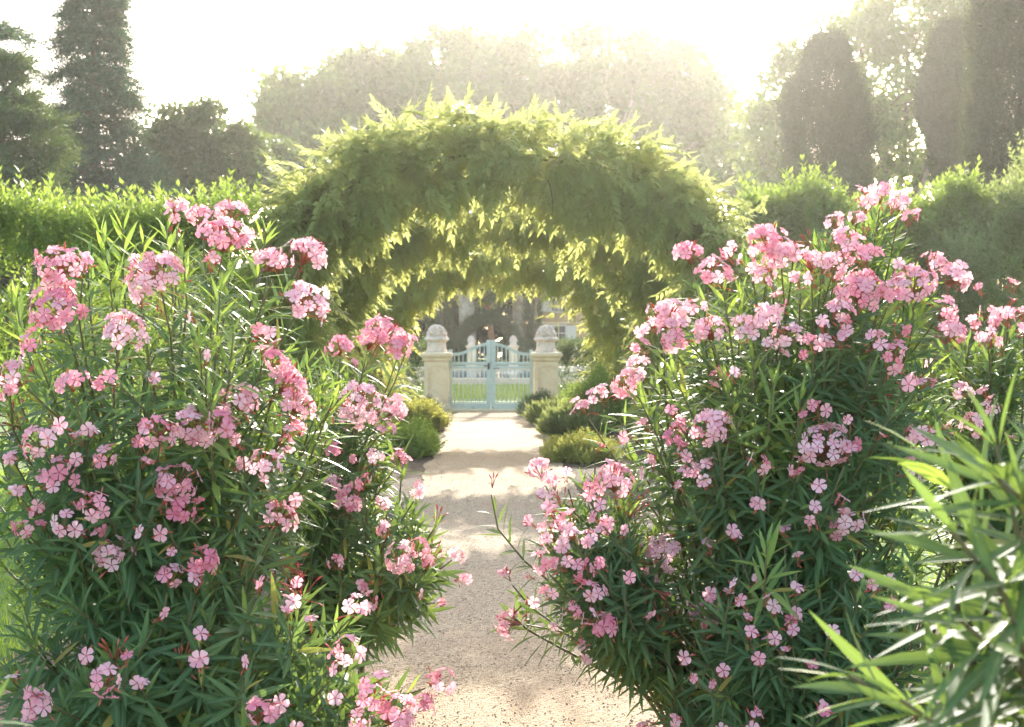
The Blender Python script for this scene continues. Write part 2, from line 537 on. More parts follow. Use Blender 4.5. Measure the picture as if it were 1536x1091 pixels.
# ------------------------------------------------------------------ oleanders
def flower_template():
    V, Q, lv = [], [], []
    st = [(.10, .08), (.34, .19), (.64, .38), (.90, .40), (1.0, .22)]
    for p in range(5):
        a = p * 2 * math.pi / 5
        ca, sa = math.cos(a), math.sin(a)
        b = len(V)
        for r, hw in st:
            for j, u in enumerate((-1, 0, 1)):
                y = r; x = u * hw + .10 * r * r
                z = .22 * math.sqrt(r) - .16 * r * r + (.05 * u * r) + (-.04 if u == 0 else 0)
                V.append([x * ca - y * sa, x * sa + y * ca, z]); lv.append(r)
        for i in range(len(st) - 1):
            for j in range(2):
                q = b + i * 3 + j
                Q.append([q, q + 1, q + 4, q + 3])
    b = len(V)                                # floral tube behind the petals
    for k in range(5):
        a = k * 2 * math.pi / 5
        V.append([.10 * math.cos(a), .10 * math.sin(a), .09]); lv.append(.1)
    V.append([0, 0, -.55]); lv.append(.2)
    Tt = [[b + k, b + 5, b + (k + 1) % 5] for k in range(5)]
    return (np.array(V), [np.array(Q), np.array(Tt)], np.array(lv))
FLOWER = flower_template()
def bud_template():
    V, Q = [], []
    st = [(0, .05), (.35, .13), (.65, .11), (1.0, .015)]
    for z, r in st:
        for k in range(5):
            a = k * 2 * math.pi / 5
            V.append([r * math.cos(a), z, r * math.sin(a)])
    for i in range(3):
        for k in range(5):
            Q.append([i * 5 + k, i * 5 + (k + 1) % 5, (i + 1) * 5 + (k + 1) % 5, (i + 1) * 5 + k])
    return (np.array(V), [np.array(Q)], np.full(len(V), .5))
BUD = bud_template()

CL_N = [1, 2, 3, 5, 7, 10, 14, 19, 25, 33]
def cl_radius(n):
    return .0140 * math.sqrt(n) + .010
CLUSTERS = {}
def cluster_meshes():
    """flower heads, axis +Z, origin where the stalk joins: petals + stalks, and the buds apart"""
    for n in CL_N:
        CLUSTERS[n] = []
        for v in range(3):
            mb, bb = MB(), MB()
            Rd = .0140 * math.sqrt(n)
            i = np.arange(n) + .5
            ph = np.arccos(1 - i / n * (1 - math.cos(R(88 if n > 2 else 35))))
            th = i * 2.39996 + rng.random() * 6
            d = np.stack([np.sin(ph) * np.cos(th), np.sin(ph) * np.sin(th), np.cos(ph)], 1) + rng.normal(size=(n, 3)) * .10
            d = norm(d)
            P = np.array([0, 0, .035]) + d * np.array([Rd, Rd, Rd * .8]) * (1 + rng.normal(size=(n, 1)) * .10) + rng.normal(size=(n, 3)) * .006
            nrm = norm(d + rng.normal(size=(n, 3)) * .30)
            z = nrm
            x = norm(np.cross(rand_dirs(n), z)); y = np.cross(z, x)
            Rm = np.stack([x, y, z], -1)
            S = .0215 * (.85 + .26 * rng.random(n))[:, None] * np.stack([np.ones(n), rng.uniform(.85, 1.0, n), rng.uniform(.3, 2.0, n)], 1)
            mb.inst(FLOWER, Rm, P, S, 0)
            for p, q in zip(P, nrm):
                a = p - q * .012
                mb.tube([[0, 0, 0], a * .5 + [0, 0, .006], a], [.0016, .0012, .0011], 3, 1, caps=False)
            nb = max(4, int(n * .9))
            db = norm(rng.normal(size=(nb, 3)) * .8 + np.array([0, 0, .8]))
            pb = np.array([0, 0, .02]) + db * Rd * rng.uniform(.55, 1.15, (nb, 1))
            bb.inst(BUD, frames(db, rand_dirs(nb)), pb, rng.uniform(.012, .026, nb), 0)
            for p in pb:
                bb.tube([[0, 0, 0], p], [.0012, .0009], 3, 0, caps=False)
            o1 = mb.build('flower_cluster', [M['petal'], M['pedicel']])
            o2 = bb.build('bud_spray', [M['bud']])
            CLUSTERS[n].append((o1.data, o2.data))
            bpy.data.objects.remove(o1); bpy.data.objects.remove(o2)
cluster_meshes()

def ray_hit(px, py, ells, strict=False):
    o = np.array([0, 0, EYE]); d = at(px, py, 1.0) - o
    best, miss = None, None
    for C, r in ells:
        C, r = np.array(C), np.array(r)
        oo, dd = (o - C) / r, d / r
        a, b, c = dd @ dd, oo @ dd, oo @ oo - 1
        disc = b * b - a * c
        if disc > 0:
            t = (-b - math.sqrt(disc)) / a
            if best is None or t < best: best = t
        else:
            t = -b / a; g = -disc / a
            if miss is None or g < miss[0]: miss = (g, t)
    if strict:
        return best is not None
    return best if best is not None else miss[1]

def oleander(loc, label, ells, clusters, n_fill, leaf_len=.142, base_r=.22, young=.12, leafy=.40, group='oleander bushes by the path', dens=1.0, fill_tips=(), inner=.5, extra=0, droop=0.0, width=1.0, bias=(0, 0, 0)):
    root = thing('oleander_bush', loc, label, 'oleander', group)
    loc = np.array(loc, float)
    tips = []
    heads = []
    cen = np.mean([np.array(e[0]) for e in ells], 0)
    clusters = list(clusters)
    boxes = np.array([[c[0], c[1]] for c in clusters]) if clusters else None
    for k in range(extra):                    # smaller heads in between
        c = clusters[rng.integers(0, len(boxes))]
        c = (c[0] + rng.normal() * 55, c[1] + rng.normal() * 45, rng.uniform(8, 17))
        if ray_hit(c[0], c[1], ells, True):
            clusters.append(c)
    for (px, py, r) in clusters:
        t = ray_hit(px, py, ells) + random.uniform(-.14, .02)
        P = at(px, py, t)
        e = min(ells, key=lambda q: np.sum(((P - np.array(q[0])) / np.array(q[1])) ** 2))
        out = norm((P - np.array(e[0])) / np.array(e[1]))
        ax = norm(out * .6 + np.array([0, -.25, .55]) + rng.normal(size=3) * .22)
        heads.append((P, ax, r * t / F_PX))
        tips.append((P - ax * .05, ax, 2))
    for T in fill_tips:
        tips.append((np.array(T[:3], float), norm(np.array(T[3:6], float)), T[6] if len(T) > 6 else 0))
    vol = np.array([np.prod(e[1]) ** .67 for e in ells]); vol /= vol.sum()
    for k in range(n_fill):
        C, r = ells[rng.choice(len(ells), p=vol)]
        d = rand_dirs(1)[0]
        q = inner + (.86 - inner) * rng.random() ** .7
        P = np.array(C) + d * np.array(r) * q
        if P[2] < .12: P[2] = .12 + rng.random() * .15
        ax = norm(d / np.array(r) * .5 * min(r) + np.array([0, 0, .55]) + np.array(bias) + rng.normal(size=3) * .35)
        tips.append((P, ax, 1 if rng.random() < young else 0))
    st = MB(); lf = MB()
    LP, LD, LU, LS, LM = [], [], [], [], []
    for (P, ax, yg) in tips:
        b = loc + np.array([random.gauss(0, base_r * .5), random.gauss(0, base_r * .5), 0])
        L = np.linalg.norm(P - b)
        t = np.linspace(0, 1, 8)[:, None]
        mid = (b + P) / 2 + np.array([0, 0, .10 * L])
        c2 = P - ax * min(.30, .35 * L)
        c1 = b + (mid - b) * .55 + np.array([0, 0, .12 * L])
        path = (1 - t) ** 3 * b + 3 * (1 - t) ** 2 * t * c1 + 3 * (1 - t) * t * t * c2 + t ** 3 * P
        st.tube(path, np.linspace(.0085, .0026, 8), 5, 0, caps=False)
        seg = np.linalg.norm(np.diff(path, axis=0), axis=1); cum = np.concatenate([[0], np.cumsum(seg)])
        Lf = min(leafy * random.uniform(.8, 1.25), cum[-1] * .8)
        nw = max(4, int(Lf / .034 * dens))
        gap = .075 if yg == 2 else 0.0
        s = cum[-1] - gap - Lf * np.linspace(0, 1, nw)
        pts = np.stack([np.interp(s, cum, path[:, i]) for i in range(3)], 1)
        tan = norm(np.stack([np.interp(s + .02, cum, path[:, i]) - np.interp(s - .03, cum, path[:, i]) for i in range(3)], 1))
        x0 = norm(np.cross(tan, rand_dirs(1)))
        y0 = np.cross(tan, x0)
        for k in range(nw):
            u = k / (nw - 1)
            for j in range(3):
                if rng.random() < .12 * u: continue
                az = j * 2.094 + k * 1.047 + random.uniform(-.35, .35)
                rad = math.cos(az) * x0[k] + math.sin(az) * y0[k]
                a = R((46 + 30 * u if yg == 2 else 22 + 52 * u ** .6) + random.gauss(0, 9))
                d = math.cos(a) * tan[k] + math.sin(a) * rad + np.array([0, 0, -.10 - .14 * u - droop * (.4 + .6 * u)])
                LP.append(pts[k] + rad * .003); LD.append(d); LU.append(tan[k] + np.array([0, 0, .15]))
                LS.append(leaf_len * random.uniform(.8, 1.2) * (.55 + .45 * min(1, u * 5)) * (1 - .15 * u))
                LM.append(yg == 1 or (rng.random() < .10 and u < .15))
    LP, LD, LU, LS, LM = map(np.array, (LP, LD, LU, LS, LM))
    Rm = frames(LD, LU)
    pick = rng.integers(0, 3, len(LP))
    for v in range(3):
        for y_ in (0, 1):
            k = (pick == v) & (LM == y_)
            lf.inst(LANCES[v], Rm[k], LP[k], LS[k][:, None] * np.array([1.0, 1, 1]) * np.stack([width * rng.uniform(.8, 1.25, k.sum()), np.ones(k.sum()), np.ones(k.sum())], 1), int(y_))
    st.V = [v - loc for v in st.V]; lf.V = [v - loc for v in lf.V]
    st.build('branchwork', [M['stem']], root)
    lf.build('foliage', [M['oleander'], M['young']], root)
    for (P, ax, rw) in heads:
        n = min(CL_N, key=lambda q: abs(cl_radius(q) - rw))
        d1, d2 = CLUSTERS[n][rng.integers(0, 3)]
        q = Vector(ax).to_track_quat('Z', 'Y') @ Vector((0, 0, 1)).rotation_difference(Vector((0, 0, 1)))
        o = bpy.data.objects.new('flower_cluster', d1)
        COL.objects.link(o); o.parent = root
        sc = 1.06 * max(.9, min(1.2, rw / cl_radius(n)))
        o.location = Vector(P - loc - ax * (.02 + .2 * rw))
        o.rotation_mode = 'QUATERNION'
        from mathutils import Quaternion
        o.rotation_quaternion = q @ Quaternion((0, 0, 1), random.uniform(0, 6.28))
        o.scale = (sc,) * 3
        b = bpy.data.objects.new('bud_spray', d2)
        COL.objects.link(b); b.parent = o
    for (P, ax, yg) in [q for q in tips if q[2] == 0][:max(6, n_fill // 9) if clusters else 0]:   # shoots whose flowers are over: reddish bud sprays
        b = bpy.data.objects.new('bud_spray', CLUSTERS[random.choice([7, 10, 14])][rng.integers(0, 3)][1])
        COL.objects.link(b); b.parent = root
        b.location = Vector(P - loc)
        b.rotation_mode = 'QUATERNION'
        b.rotation_quaternion = Vector(ax).to_track_quat('Z', 'Y')
        b.scale = (1.25,) * 3
    return root

CL_LEFT = [(90,405,38),(90,472,40),(48,520,20),(20,572,30),(107,578,22),(165,575,18),(185,500,34),(235,418,44),(265,322,24),(300,332,22),(338,362,38),(345,325,26),
  (405,395,24),(460,385,32),(455,460,36),(430,580,34),(445,612,28),(410,545,22),(360,605,28),(240,650,30),(290,645,34),(330,640,26),(60,670,26),(90,715,30),(160,690,20),
  (265,725,32),(275,765,26),(395,700,26),(440,640,14),(425,665,16),(420,780,28),(170,838,32),(305,838,25),(255,870,22),(295,880,16),(145,760,24),(95,790,22),(35,797,18),
  (155,800,14),(210,803,13),(245,797,13),(390,883,13),(447,880,12),(432,910,16),(240,925,9),(160,1025,26),(190,993,13),(212,1030,15),(20,1020,13),(60,1060,26),(365,1000,11),
  (515,985,26),(390,1075,26),(425,1052,14),(560,1050,26),(590,1075,34),(635,1060,22),(655,1025,22),(530,915,20),(500,1010,12),(210,450,18),(420,400,16),(130,400,14),(20,690,14),(30,740,14),(315,400,14),(290,480,12),(540,1085,20),(355,700,14),(120,660,14)]
CL_LEFTBACK = [(540,612,36),(575,505,32),(600,525,22),(555,515,20),(510,525,20),(590,618,22),(503,675,17),(520,760,22),(510,745,12),(575,800,14),(560,690,14),(600,690,16),(625,740,14),(600,840,24),(625,825,18),(685,835,14),(690,870,13),(660,905,10),(545,880,12),(560,905,14),(500,935,12),(548,955,9),(575,760,14),(612,515,14),(530,690,9),(640,850,12)]
CL_RIGHT = [(1033,385,20),(1070,415,24),(1095,385,13),(1150,365,26),(1125,400,14),(1170,385,24),(1190,380,17),(1150,418,18),(1200,425,14),(1215,395,20),(1000,480,28),(980,495,16),(1015,505,24),
  (1065,500,24),(1040,462,15),(1125,495,22),(1150,480,20),(1177,510,21),(1150,522,11),(1170,460,14),(1235,495,12),(1220,520,14),(965,525,12),(955,550,14),(1320,295,17),(1290,292,9),(1350,308,15),(1365,332,13),
  (1300,312,13),(1283,330,14),(1255,337,14),(1265,370,24),(1260,398,20),(1300,385,16),(1235,400,18),(1290,440,34),(1255,470,17),(1265,495,14),(1340,440,16),(1370,435,32),(1400,400,19),(1430,420,23),
  (1345,405,12),(1415,470,18),(1425,505,22),(1345,500,13),(1262,515,12),(1310,515,17),(1345,532,16),(1335,552,15),(875,613,14),(900,597,16),(940,582,22),(960,565,13),(1070,645,28),
  (1075,567,13),(1100,570,11),(1007,622,8),(1027,632,8),(1017,655,17),(1030,682,14),(1040,705,15),(1065,700,11),(1060,728,11),(1022,732,8),(975,702,13),(968,642,9),(940,655,9),(1140,700,15),
  (1360,580,15),(1385,578,13),(1440,592,16),(1390,658,18),(1362,655,13),(1228,620,15),(1205,628,8),(1275,634,9),(1240,672,31),(1275,680,15),(1210,678,13),(1318,655,8),(1195,705,13),
  (1230,730,10),(1220,775,14),(1270,782,17),(1250,798,13),(1365,710,16),(990,838,33),(1065,825,10),(1005,940,26),(1040,920,11),(1065,925,20),(1075,895,12),(1097,885,9)]
CL_RIGHTLOW = [(740,722,11),(810,710,21),(920,725,32),(883,742,16),(895,762,13),(910,795,14),(850,715,8),(835,745,10),(830,805,24),(860,805,14),(880,812,19),(910,790,13),(935,800,9),(762,865,13),(768,935,24),(795,905,11),
  (815,850,17),(845,850,15),(830,890,15),(880,870,17),(890,895,19),(860,920,17),(885,930,15),(910,940,21),(835,945,8),(878,975,15),(825,770,12),(855,780,12),(905,850,12),(897,672,9),(845,830,14),(870,845,14)]
CL_RIGHTFRONT = [(1100,882,11),(1130,877,9),(1117,908,13),(1150,902,11),(1125,955,9),(1192,930,13),(1245,948,8),(1173,978,11),(1135,988,10),(1215,1003,14),(1285,995,11),(1320,880,17),(1283,865,9),(1080,1008,8),(1045,1023,11),(1070,1032,11),(975,1085,9),(1015,1085,14)]
CL_RIGHTFAR = [(1472,437,10),(1520,432,11),(1515,453,9),(1485,478,15),(1510,480,15),(1535,475,12),(1460,490,13),(1485,515,17),(1487,618,17),(1460,635,17),(1430,645,15),(1470,652,9),(1510,660,10),(1530,500,12),(1395,555,10)]

def tufts(lst):
    return [(*at(px, py, Y), ax, -.1, 1.0, 1) for (px, py, Y, ax) in lst]
LE1 = [((-1.2, 4.9, 1.2), (.78, .80, .80)), ((-.78, 4.35, .52), (.58, .42, .38)), ((-1.12, 4.35, .55), (.45, .45, .42))]
oleander((-1.2, 4.95, 0), 'tallest pink oleander left of the path, dense with flower clusters from top to ground', LE1, CL_LEFT, 185, extra=30,
         fill_tips=tufts([(150, 352, 4.7, -.3), (185, 345, 4.8, .1), (215, 365, 4.7, .3), (165, 420, 4.4, 0), (330, 440, 4.3, .1), (350, 500, 4.2, 0), (300, 520, 4.2, -.2), (485, 575, 4.9, .2), (500, 600, 4.8, .4), (400, 350, 4.8, .2), (275, 385, 4.5, -.2), (10, 545, 4.5, -.2), (250, 345, 5.0, -.1), (315, 590, 4.1, 0)]))
LE2 = [((-.72, 6.2, .95), (.34, .45, .72)), ((-.42, 5.9, .66), (.30, .38, .30))]
oleander((-.85, 6.25, 0), 'smaller pink oleander leaning over the gravel from the left, behind the tallest one', LE2, CL_LEFTBACK, 90, extra=12)
RE1 = [((1.13, 5.3, 1.15), (.70, .80, .92)), ((1.42, 5.4, 1.75), (.26, .26, .42))]
oleander((1.08, 5.35, 0), 'broad pale pink oleander right of the path with a tall sprig above its top', RE1, [(x, y, r * 1.16) for (x, y, r) in CL_RIGHT], 160, extra=8,
         fill_tips=tufts([(1315, 320, 5.4, 0), (1335, 345, 5.3, .3), (1300, 350, 5.3, -.2), (1085, 440, 4.8, -.2), (1110, 450, 4.8, 0), (1130, 540, 4.6, 0), (1160, 575, 4.5, .1), (1090, 575, 4.6, -.3), (1370, 490, 4.9, .2), (1385, 470, 5.0, .5), (1010, 560, 4.8, -.5), (1200, 600, 4.5, 0), (1150, 820, 4.3, 0), (960, 600, 4.9, -.5)]))
RE2 = [((.42, 5.0, .78), (.32, .42, .34))]
oleander((.85, 5.1, 0), 'low salmon pink oleander spray reaching over the gravel from the right', RE2, CL_RIGHTLOW, 56, extra=14, base_r=.12, leaf_len=.125)
RE3 = [((1.05, 4.75, .50), (.62, .45, .45))]
oleander((1.1, 4.75, 0), 'shaded low oleander with few deep pink flowers at the foot of the broad pale one', RE3, CL_RIGHTFRONT, 80, extra=16)
RE4 = [((1.95, 5.5, 1.1), (.36, .5, .62))]
oleander((1.95, 5.55, 0), 'thin oleander at the right edge with red buds and pale flowers', RE4, CL_RIGHTFAR, 60, extra=6)

# flowerless near plants at the picture's lower corners
def near_tips(lst, dcam):
    out = []
    for (px, py, ax, ay, az, dd, y) in lst:
        P = at(px, py, dcam + dd)
        out.append((*P, ax, ay, az, y))
    return out
oleander((.92, 1.72, 0), 'flowerless out-of-focus oleander with long bright leaves nearest the camera on the right', [((.76, 1.72, .90), (.25, .26, .42))], [], 64,
         leaf_len=.160, base_r=.10, leafy=.40, young=0, dens=.9, droop=.34, width=.85, bias=(-.35, -.25, -.1), inner=.35,
         fill_tips=near_tips([(1495, 668, -.25, 0, 1, 0, 0), (1560, 690, .2, .1, 1, .1, 0), (1430, 800, -.7, -.3, .5, -.1, 0), (1540, 760, .1, -.3, .8, -.1, 0), (1475, 690, -.6, -.2, .5, -.05, 0), (1500, 720, -.7, -.3, .3, -.1, 0), (1390, 890, -.8, -.2, .4, 0, 0), (1500, 880, -.3, -.4, .5, -.1, 0),
                              (1275, 1015, -1, 0, .30, .05, 0), (1350, 1050, -.8, -.2, .3, -.05, 0), (1440, 990, -.6, -.3, .4, 0, 0), (1400, 700, -.8, 0, .6, .15, 0), (1450, 940, -.5, -.4, .2, -.1, 0)], 1.62))
oleander((-.98, 2.0, 0), 'sparse low oleander shoot with one arching pale leaf in the bottom left corner', [((-.90, 2.0, .50), (.10, .12, .20))], [], 6,
         leaf_len=.16, base_r=.05, leafy=.22, dens=.6, fill_tips=near_tips([(-30, 1085, .8, -.1, .5, 0, 0), (-60, 1060, .3, 0, .9, 0, 0)], 2.0))

# ------------------------------------------------------------------ vine-covered arches over the path
def vine_arch(y, cx, hw_out, h_out, hw_in, h_in, spring, label, n, depth, leaf=.30, top_sprigs=900, mat='vine', left=1.0, right=1.0):
    """foliage filling the band between an outer and an inner arch outline"""
    root = thing('vine_arch', (cx, y, 0), label, 'vine arch', 'vine arches over the path')
    fo, fr = MB(), MB()
    def outline(t, hw, h, e=2.15):             # t 0..1 from left foot over the crown to the right foot
        t = np.asarray(t, float)
        X, Z = np.zeros_like(t), np.zeros_like(t)
        L1 = .22
        a = t < L1; c = t > 1 - L1; b = ~(a | c)
        X[a], Z[a] = -hw, spring * t[a] / L1
        X[c], Z[c] = hw, spring * (1 - t[c]) / L1
        th = np.pi * (1 - (t[b] - L1) / (1 - 2 * L1))
        X[b] = hw * np.sign(np.cos(th)) * np.abs(np.cos(th)) ** (2 / e)
        Z[b] = spring + (h - spring) * np.abs(np.sin(th)) ** (2 / e)
        return X, Z
    nc = 64
    ct = (np.arange(nc) + rng.random(nc)) / nc
    cs, cyo, cr = rng.uniform(.25, .95, nc), rng.uniform(-.42, .42, nc) * depth, rng.uniform(.6, 1.25, nc)
    ci = rng.integers(0, nc, n)
    t = np.clip(ct[ci] + rng.normal(size=n) * .016 * cr[ci], 0.002, .998)
    s = np.clip(cs[ci] + rng.normal(size=n) * .30 * cr[ci], -.12, 1.16)
    X0, Z0 = outline(t, hw_in, h_in); X1, Z1 = outline(t, hw_out, h_out)
    X, Z = X0 + (X1 - X0) * s, Z0 + (Z1 - Z0) * s
    Y = cyo[ci] + rng.normal(size=n) * .20 * depth * cr[ci]
    P = np.stack([X, Y, Z], 1)
    outx, outz = X1 - X0, Z1 - Z0
    out = norm(np.stack([outx * (2 * s - .8), np.sign(Y) * .5, outz * (2 * s - .8)], 1))
    d = norm(out * .7 + rand_dirs(n) * .6 + np.array([0, 0, -.35]))
    S = leaf * (.7 + .6 * rng.random(n))
    pick = rng.integers(0, 4, n)
    up = np.array([0, 0, 1.0]) + rand_dirs(n) * .4
    Rm = frames(d, up)
    rnd = np.clip(rng.random(n) * .8 + .2 * rng.random(nc)[ci], 0, 1)
    for v in range(4):
        k = pick == v
        fo.inst(FRONDS[v], Rm[k], P[k], S[k], 0, rnd[k])
    # long new shoots standing out of the top
    m = top_sprigs
    t = .18 + .64 * rng.random(m)
    X1, Z1 = outline(t, hw_out, h_out)
    P = np.stack([X1 * .97, (rng.random(m) - .5) * depth * .9, Z1 - .06 - rng.random(m) * .15], 1)
    d = norm(np.stack([X1 / hw_out * .7, rng.normal(size=m) * .5, np.full(m, .7)], 1) + rand_dirs(m) * .95)
    S = leaf * (.30 + .50 * rng.random(m) ** 2)
    for v in range(4):
        k = np.arange(m) % 4 == v
        fo.inst(FRONDS[v], frames(d[k], rand_dirs(k.sum())), P[k], S[k], 0)
    # hanging fringe inside the opening
    m = top_sprigs
    t = .24 + .52 * rng.random(m)
    X0, Z0 = outline(t, hw_in, h_in)
    wob = .16 * np.sin(t * 31 + y) + .12 * np.sin(t * 57 + 2 * y)
    P = np.stack([X0, (rng.random(m) - .5) * depth, Z0 + .06 + wob], 1)
    d = norm(np.stack([-X0 / hw_in * .3, rng.normal(size=m) * .4, np.full(m, -1.0)], 1) + rand_dirs(m) * .4)
    S = leaf * (.30 + .75 * rng.random(m) ** 2) * (1 - 1.6 * wob)
    for v in range(4):
        k = np.arange(m) % 4 == v
        fo.inst(FRONDS[v], frames(d[k], rand_dirs(k.sum())), P[k], S[k], 0)
    for k in range(30):                       # long wandering strands that have left the frame
        st = MB()
        t0 = np.array([random.uniform(.2, .8)])
        a0, b0 = outline(t0, hw_out * .98, h_out * .98) if k % 3 else outline(t0, hw_in, h_in)
        p0 = np.array([a0[0], random.uniform(-.5, .5) * depth, b0[0]])
        v = np.array([a0[0] / hw_out * .7 + random.gauss(0, .4), random.gauss(0, .5), 1.0 if k % 3 else -1.1])
        L = random.uniform(.35, .85)
        q = np.linspace(0, 1, 7)[:, None]
        path = p0 + norm(v) * L * q + np.array([random.gauss(0, .25), random.gauss(0, .2), -.55 if k % 3 else 0]) * L * q * q
        st.tube(path, np.linspace(.007, .002, 7), 4, caps=False)
        dd = norm(np.gradient(path, axis=0)[1:] + rand_dirs(6) * .9)
        st.inst(FRONDS[k % 4], frames(dd, rand_dirs(6)), path[1:], leaf * rng.uniform(.3, .6, 6), 1)
        st.build('trailing_strand', [M['stem'], M[mat]], root)
    fo.build('foliage', [M[mat]], root)
    tt = np.linspace(0, 1, 60)
    Xa, Za = outline(tt, (hw_in + hw_out) / 2, (h_in + h_out) / 2)
    for off in (-depth * .18, depth * .18):
        fr.tube(np.stack([Xa, np.full(60, off), Za], 1), .012, 6)
    fr.build('metal_frame', [M['stem']], root)
    for side in (-1, 1):
        for q in range(5):
            vs = MB()
            tz = np.linspace(0, 1, 9)
            x = side * ((hw_in + hw_out) / 2 + .12 * np.sin(tz * 7 + q)) + random.uniform(-.15, .15)
            vs.tube(np.stack([x, random.uniform(-.4, .4) * depth + .08 * np.cos(tz * 9 + q), tz * spring * 1.1], 1), np.linspace(.03, .015, 9), 6)
            vs.build('vine_stem', [M['bark']], root)
    return root

vine_arch(17.5, .14, 3.0, 4.18, 2.42, 3.56, 2.2, 'widest vine-covered arch, nearest the camera, with feathery shoots along its crown', 5000, 1.0, .38, 1000)
vine_arch(21.2, .12, 2.72, 3.66, 2.18, 3.24, 1.9, 'middle vine-covered arch, its sunlit crown showing under the widest one', 3600, .65, .32, 500)
vine_arch(26.0, .14, 2.75, 3.35, 1.92, 2.92, 1.7, 'smallest vine-covered arch, nearest the gate, with leafy sides close to the path', 3600, .75, .34, 600, mat='vinesunlit')

# ------------------------------------------------------------------ gate and pillars
GY = 31.6
def ring_sq(cx, cyy, hx, hy, z):
    return [[cx - hx, cyy - hy, z], [cx + hx, cyy - hy, z], [cx + hx, cyy + hy, z], [cx - hx, cyy + hy, z]]

def pillar(loc, label, group, s=1.0, detail=True):
    root = thing('stone_pillar', loc, label, 'pillar', group)
    b = MB()
    prof = [(.325, 0), (.325, .10), (.31, .13), (.30, .16), (.285, .20), (.265, .22)]
    b.loft([ring_sq(0, 0, h, h, z) for h, z in prof])
    b.build('plinth', M['stone'], root)
    sh = MB()
    h = .255
    sh.loft([ring_sq(0, 0, h - .012, h - .012, .22), ring_sq(0, 0, h - .012, h - .012, 1.13)])
    for face in range(4):                      # raised border round a sunken arched panel
        c, sn = [(1, 0), (0, 1), (-1, 0), (0, -1)][face]
        def tr(u, d, z): return [u * c - (-d) * sn * -1 * -1, 0, z]
        def put(u0, u1, z0, z1):
            pts = []
            for d in (h - .013, h + .012):
                for (u, z) in ((u0, z0), (u1, z0), (u1, z1), (u0, z1)):
                    pts.append((u, -d, z))
            P = np.array([[u * c - v * sn, u * sn + v * c, z] for (u, v, z) in pts])
            sh.loft(P.reshape(2, 4, 3))
        put(-h + .003, -h + .085, .23, 1.12); put(h - .085, h - .003, .23, 1.12); put(-h + .085, h - .085, .23, .30); put(-h + .085, h - .085, 1.06, 1.12)
        w_ = h - .085
        for k in range(8):                     # spandrels following the arch
            u0, u1 = -w_ + k * w_ / 4, -w_ + (k + 1) * w_ / 4
            um = (u0 + u1) / 2
            zz = .88 + .16 * math.sqrt(max(0, 1 - (um / w_) ** 2))
            put(u0, u1, zz, 1.06)
    sh.build('shaft', M['stone'], root)
    cp = MB()
    prof = [(.29, 1.13), (.30, 1.15), (.30, 1.17), (.31, 1.20), (.325, 1.215), (.352, 1.235), (.352, 1.285), (.34, 1.30), (.31, 1.315), (.25, 1.325)]
    cp.loft([ring_sq(0, 0, h_, h_, z) for h_, z in prof])
    cp.build('capital', M['stone'], root)
    ur = MB()
    n = 20
    a = np.linspace(0, 2 * np.pi, n, endpoint=False)
    prof = [(.235, 1.325), (.24, 1.36), (.215, 1.38), (.205, 1.53), (.22, 1.555), (.25, 1.57), (.275, 1.60), (.265, 1.63), (.235, 1.65), (.18, 1.66)]
    rings = [[[r * (1 + .18 * (abs(math.cos(2 * t)) < .5 and z < 1.59) * 0) * math.cos(t), r * math.sin(t), z] for t in a] for r, z in prof]
    ur.loft(rings, smooth=False)
    ur.build('urn', M['greystone'], root)
    fl = MB()
    dome = []
    for k in range(6):
        f = k / 5 * math.pi / 2
        dome.append([[.19 * math.cos(f) * math.cos(t), .19 * math.cos(f) * math.sin(t), 1.65 + .25 * math.sin(f)] for t in a] if k < 5 else [[.02 * math.cos(t), .02 * math.sin(t), 1.905] for t in a])
    fl.loft(dome, smooth=True)
    m = 46                                     # carved blossoms and fruit
    i = np.arange(m) + .5
    ph = np.arccos(1 - i / m); th = i * 2.39996
    for p_, t_ in zip(ph, th):
        d = np.array([math.sin(p_) * math.cos(t_), math.sin(p_) * math.sin(t_), math.cos(p_)])
        c_ = np.array([0, 0, 1.65]) + d * np.array([.195, .195, .25])
        r = random.uniform(.036, .056)
        rg = []
        for q in range(5):
            f = -math.pi / 2 + q * math.pi / 4
            rg.append([[c_[0] + r * max(.05, math.cos(f)) * math.cos(x), c_[1] + r * max(.05, math.cos(f)) * math.sin(x), c_[2] + r * .85 * math.sin(f)] for x in np.linspace(0, 6.283, 7)[:-1]])
        fl.loft(rg, smooth=True)
    fl.build('carved_flower_basket', M['greystone'], root)
    root.scale = (s, s, s)
    return root

pillar((gx(655, GY), GY, 0), 'carved limestone gate pillar left of the turquoise gate, topped by a stone flower basket', 'stone gate pillars', 1.02)
pillar((gx(819, GY), GY, 0), 'carved limestone gate pillar right of the turquoise gate, beside the shrubs', 'stone gate pillars', 1.02)
pillar((gx(707, 92), 92, 0), 'far pale pillar seen left of centre through the topiary arch beyond the gate', 'far stone pillars', 1.06)
pillar((gx(770, 92), 92, 0), 'far pale pillar seen right of centre through the topiary arch beyond the gate', 'far stone pillars', 1.06)

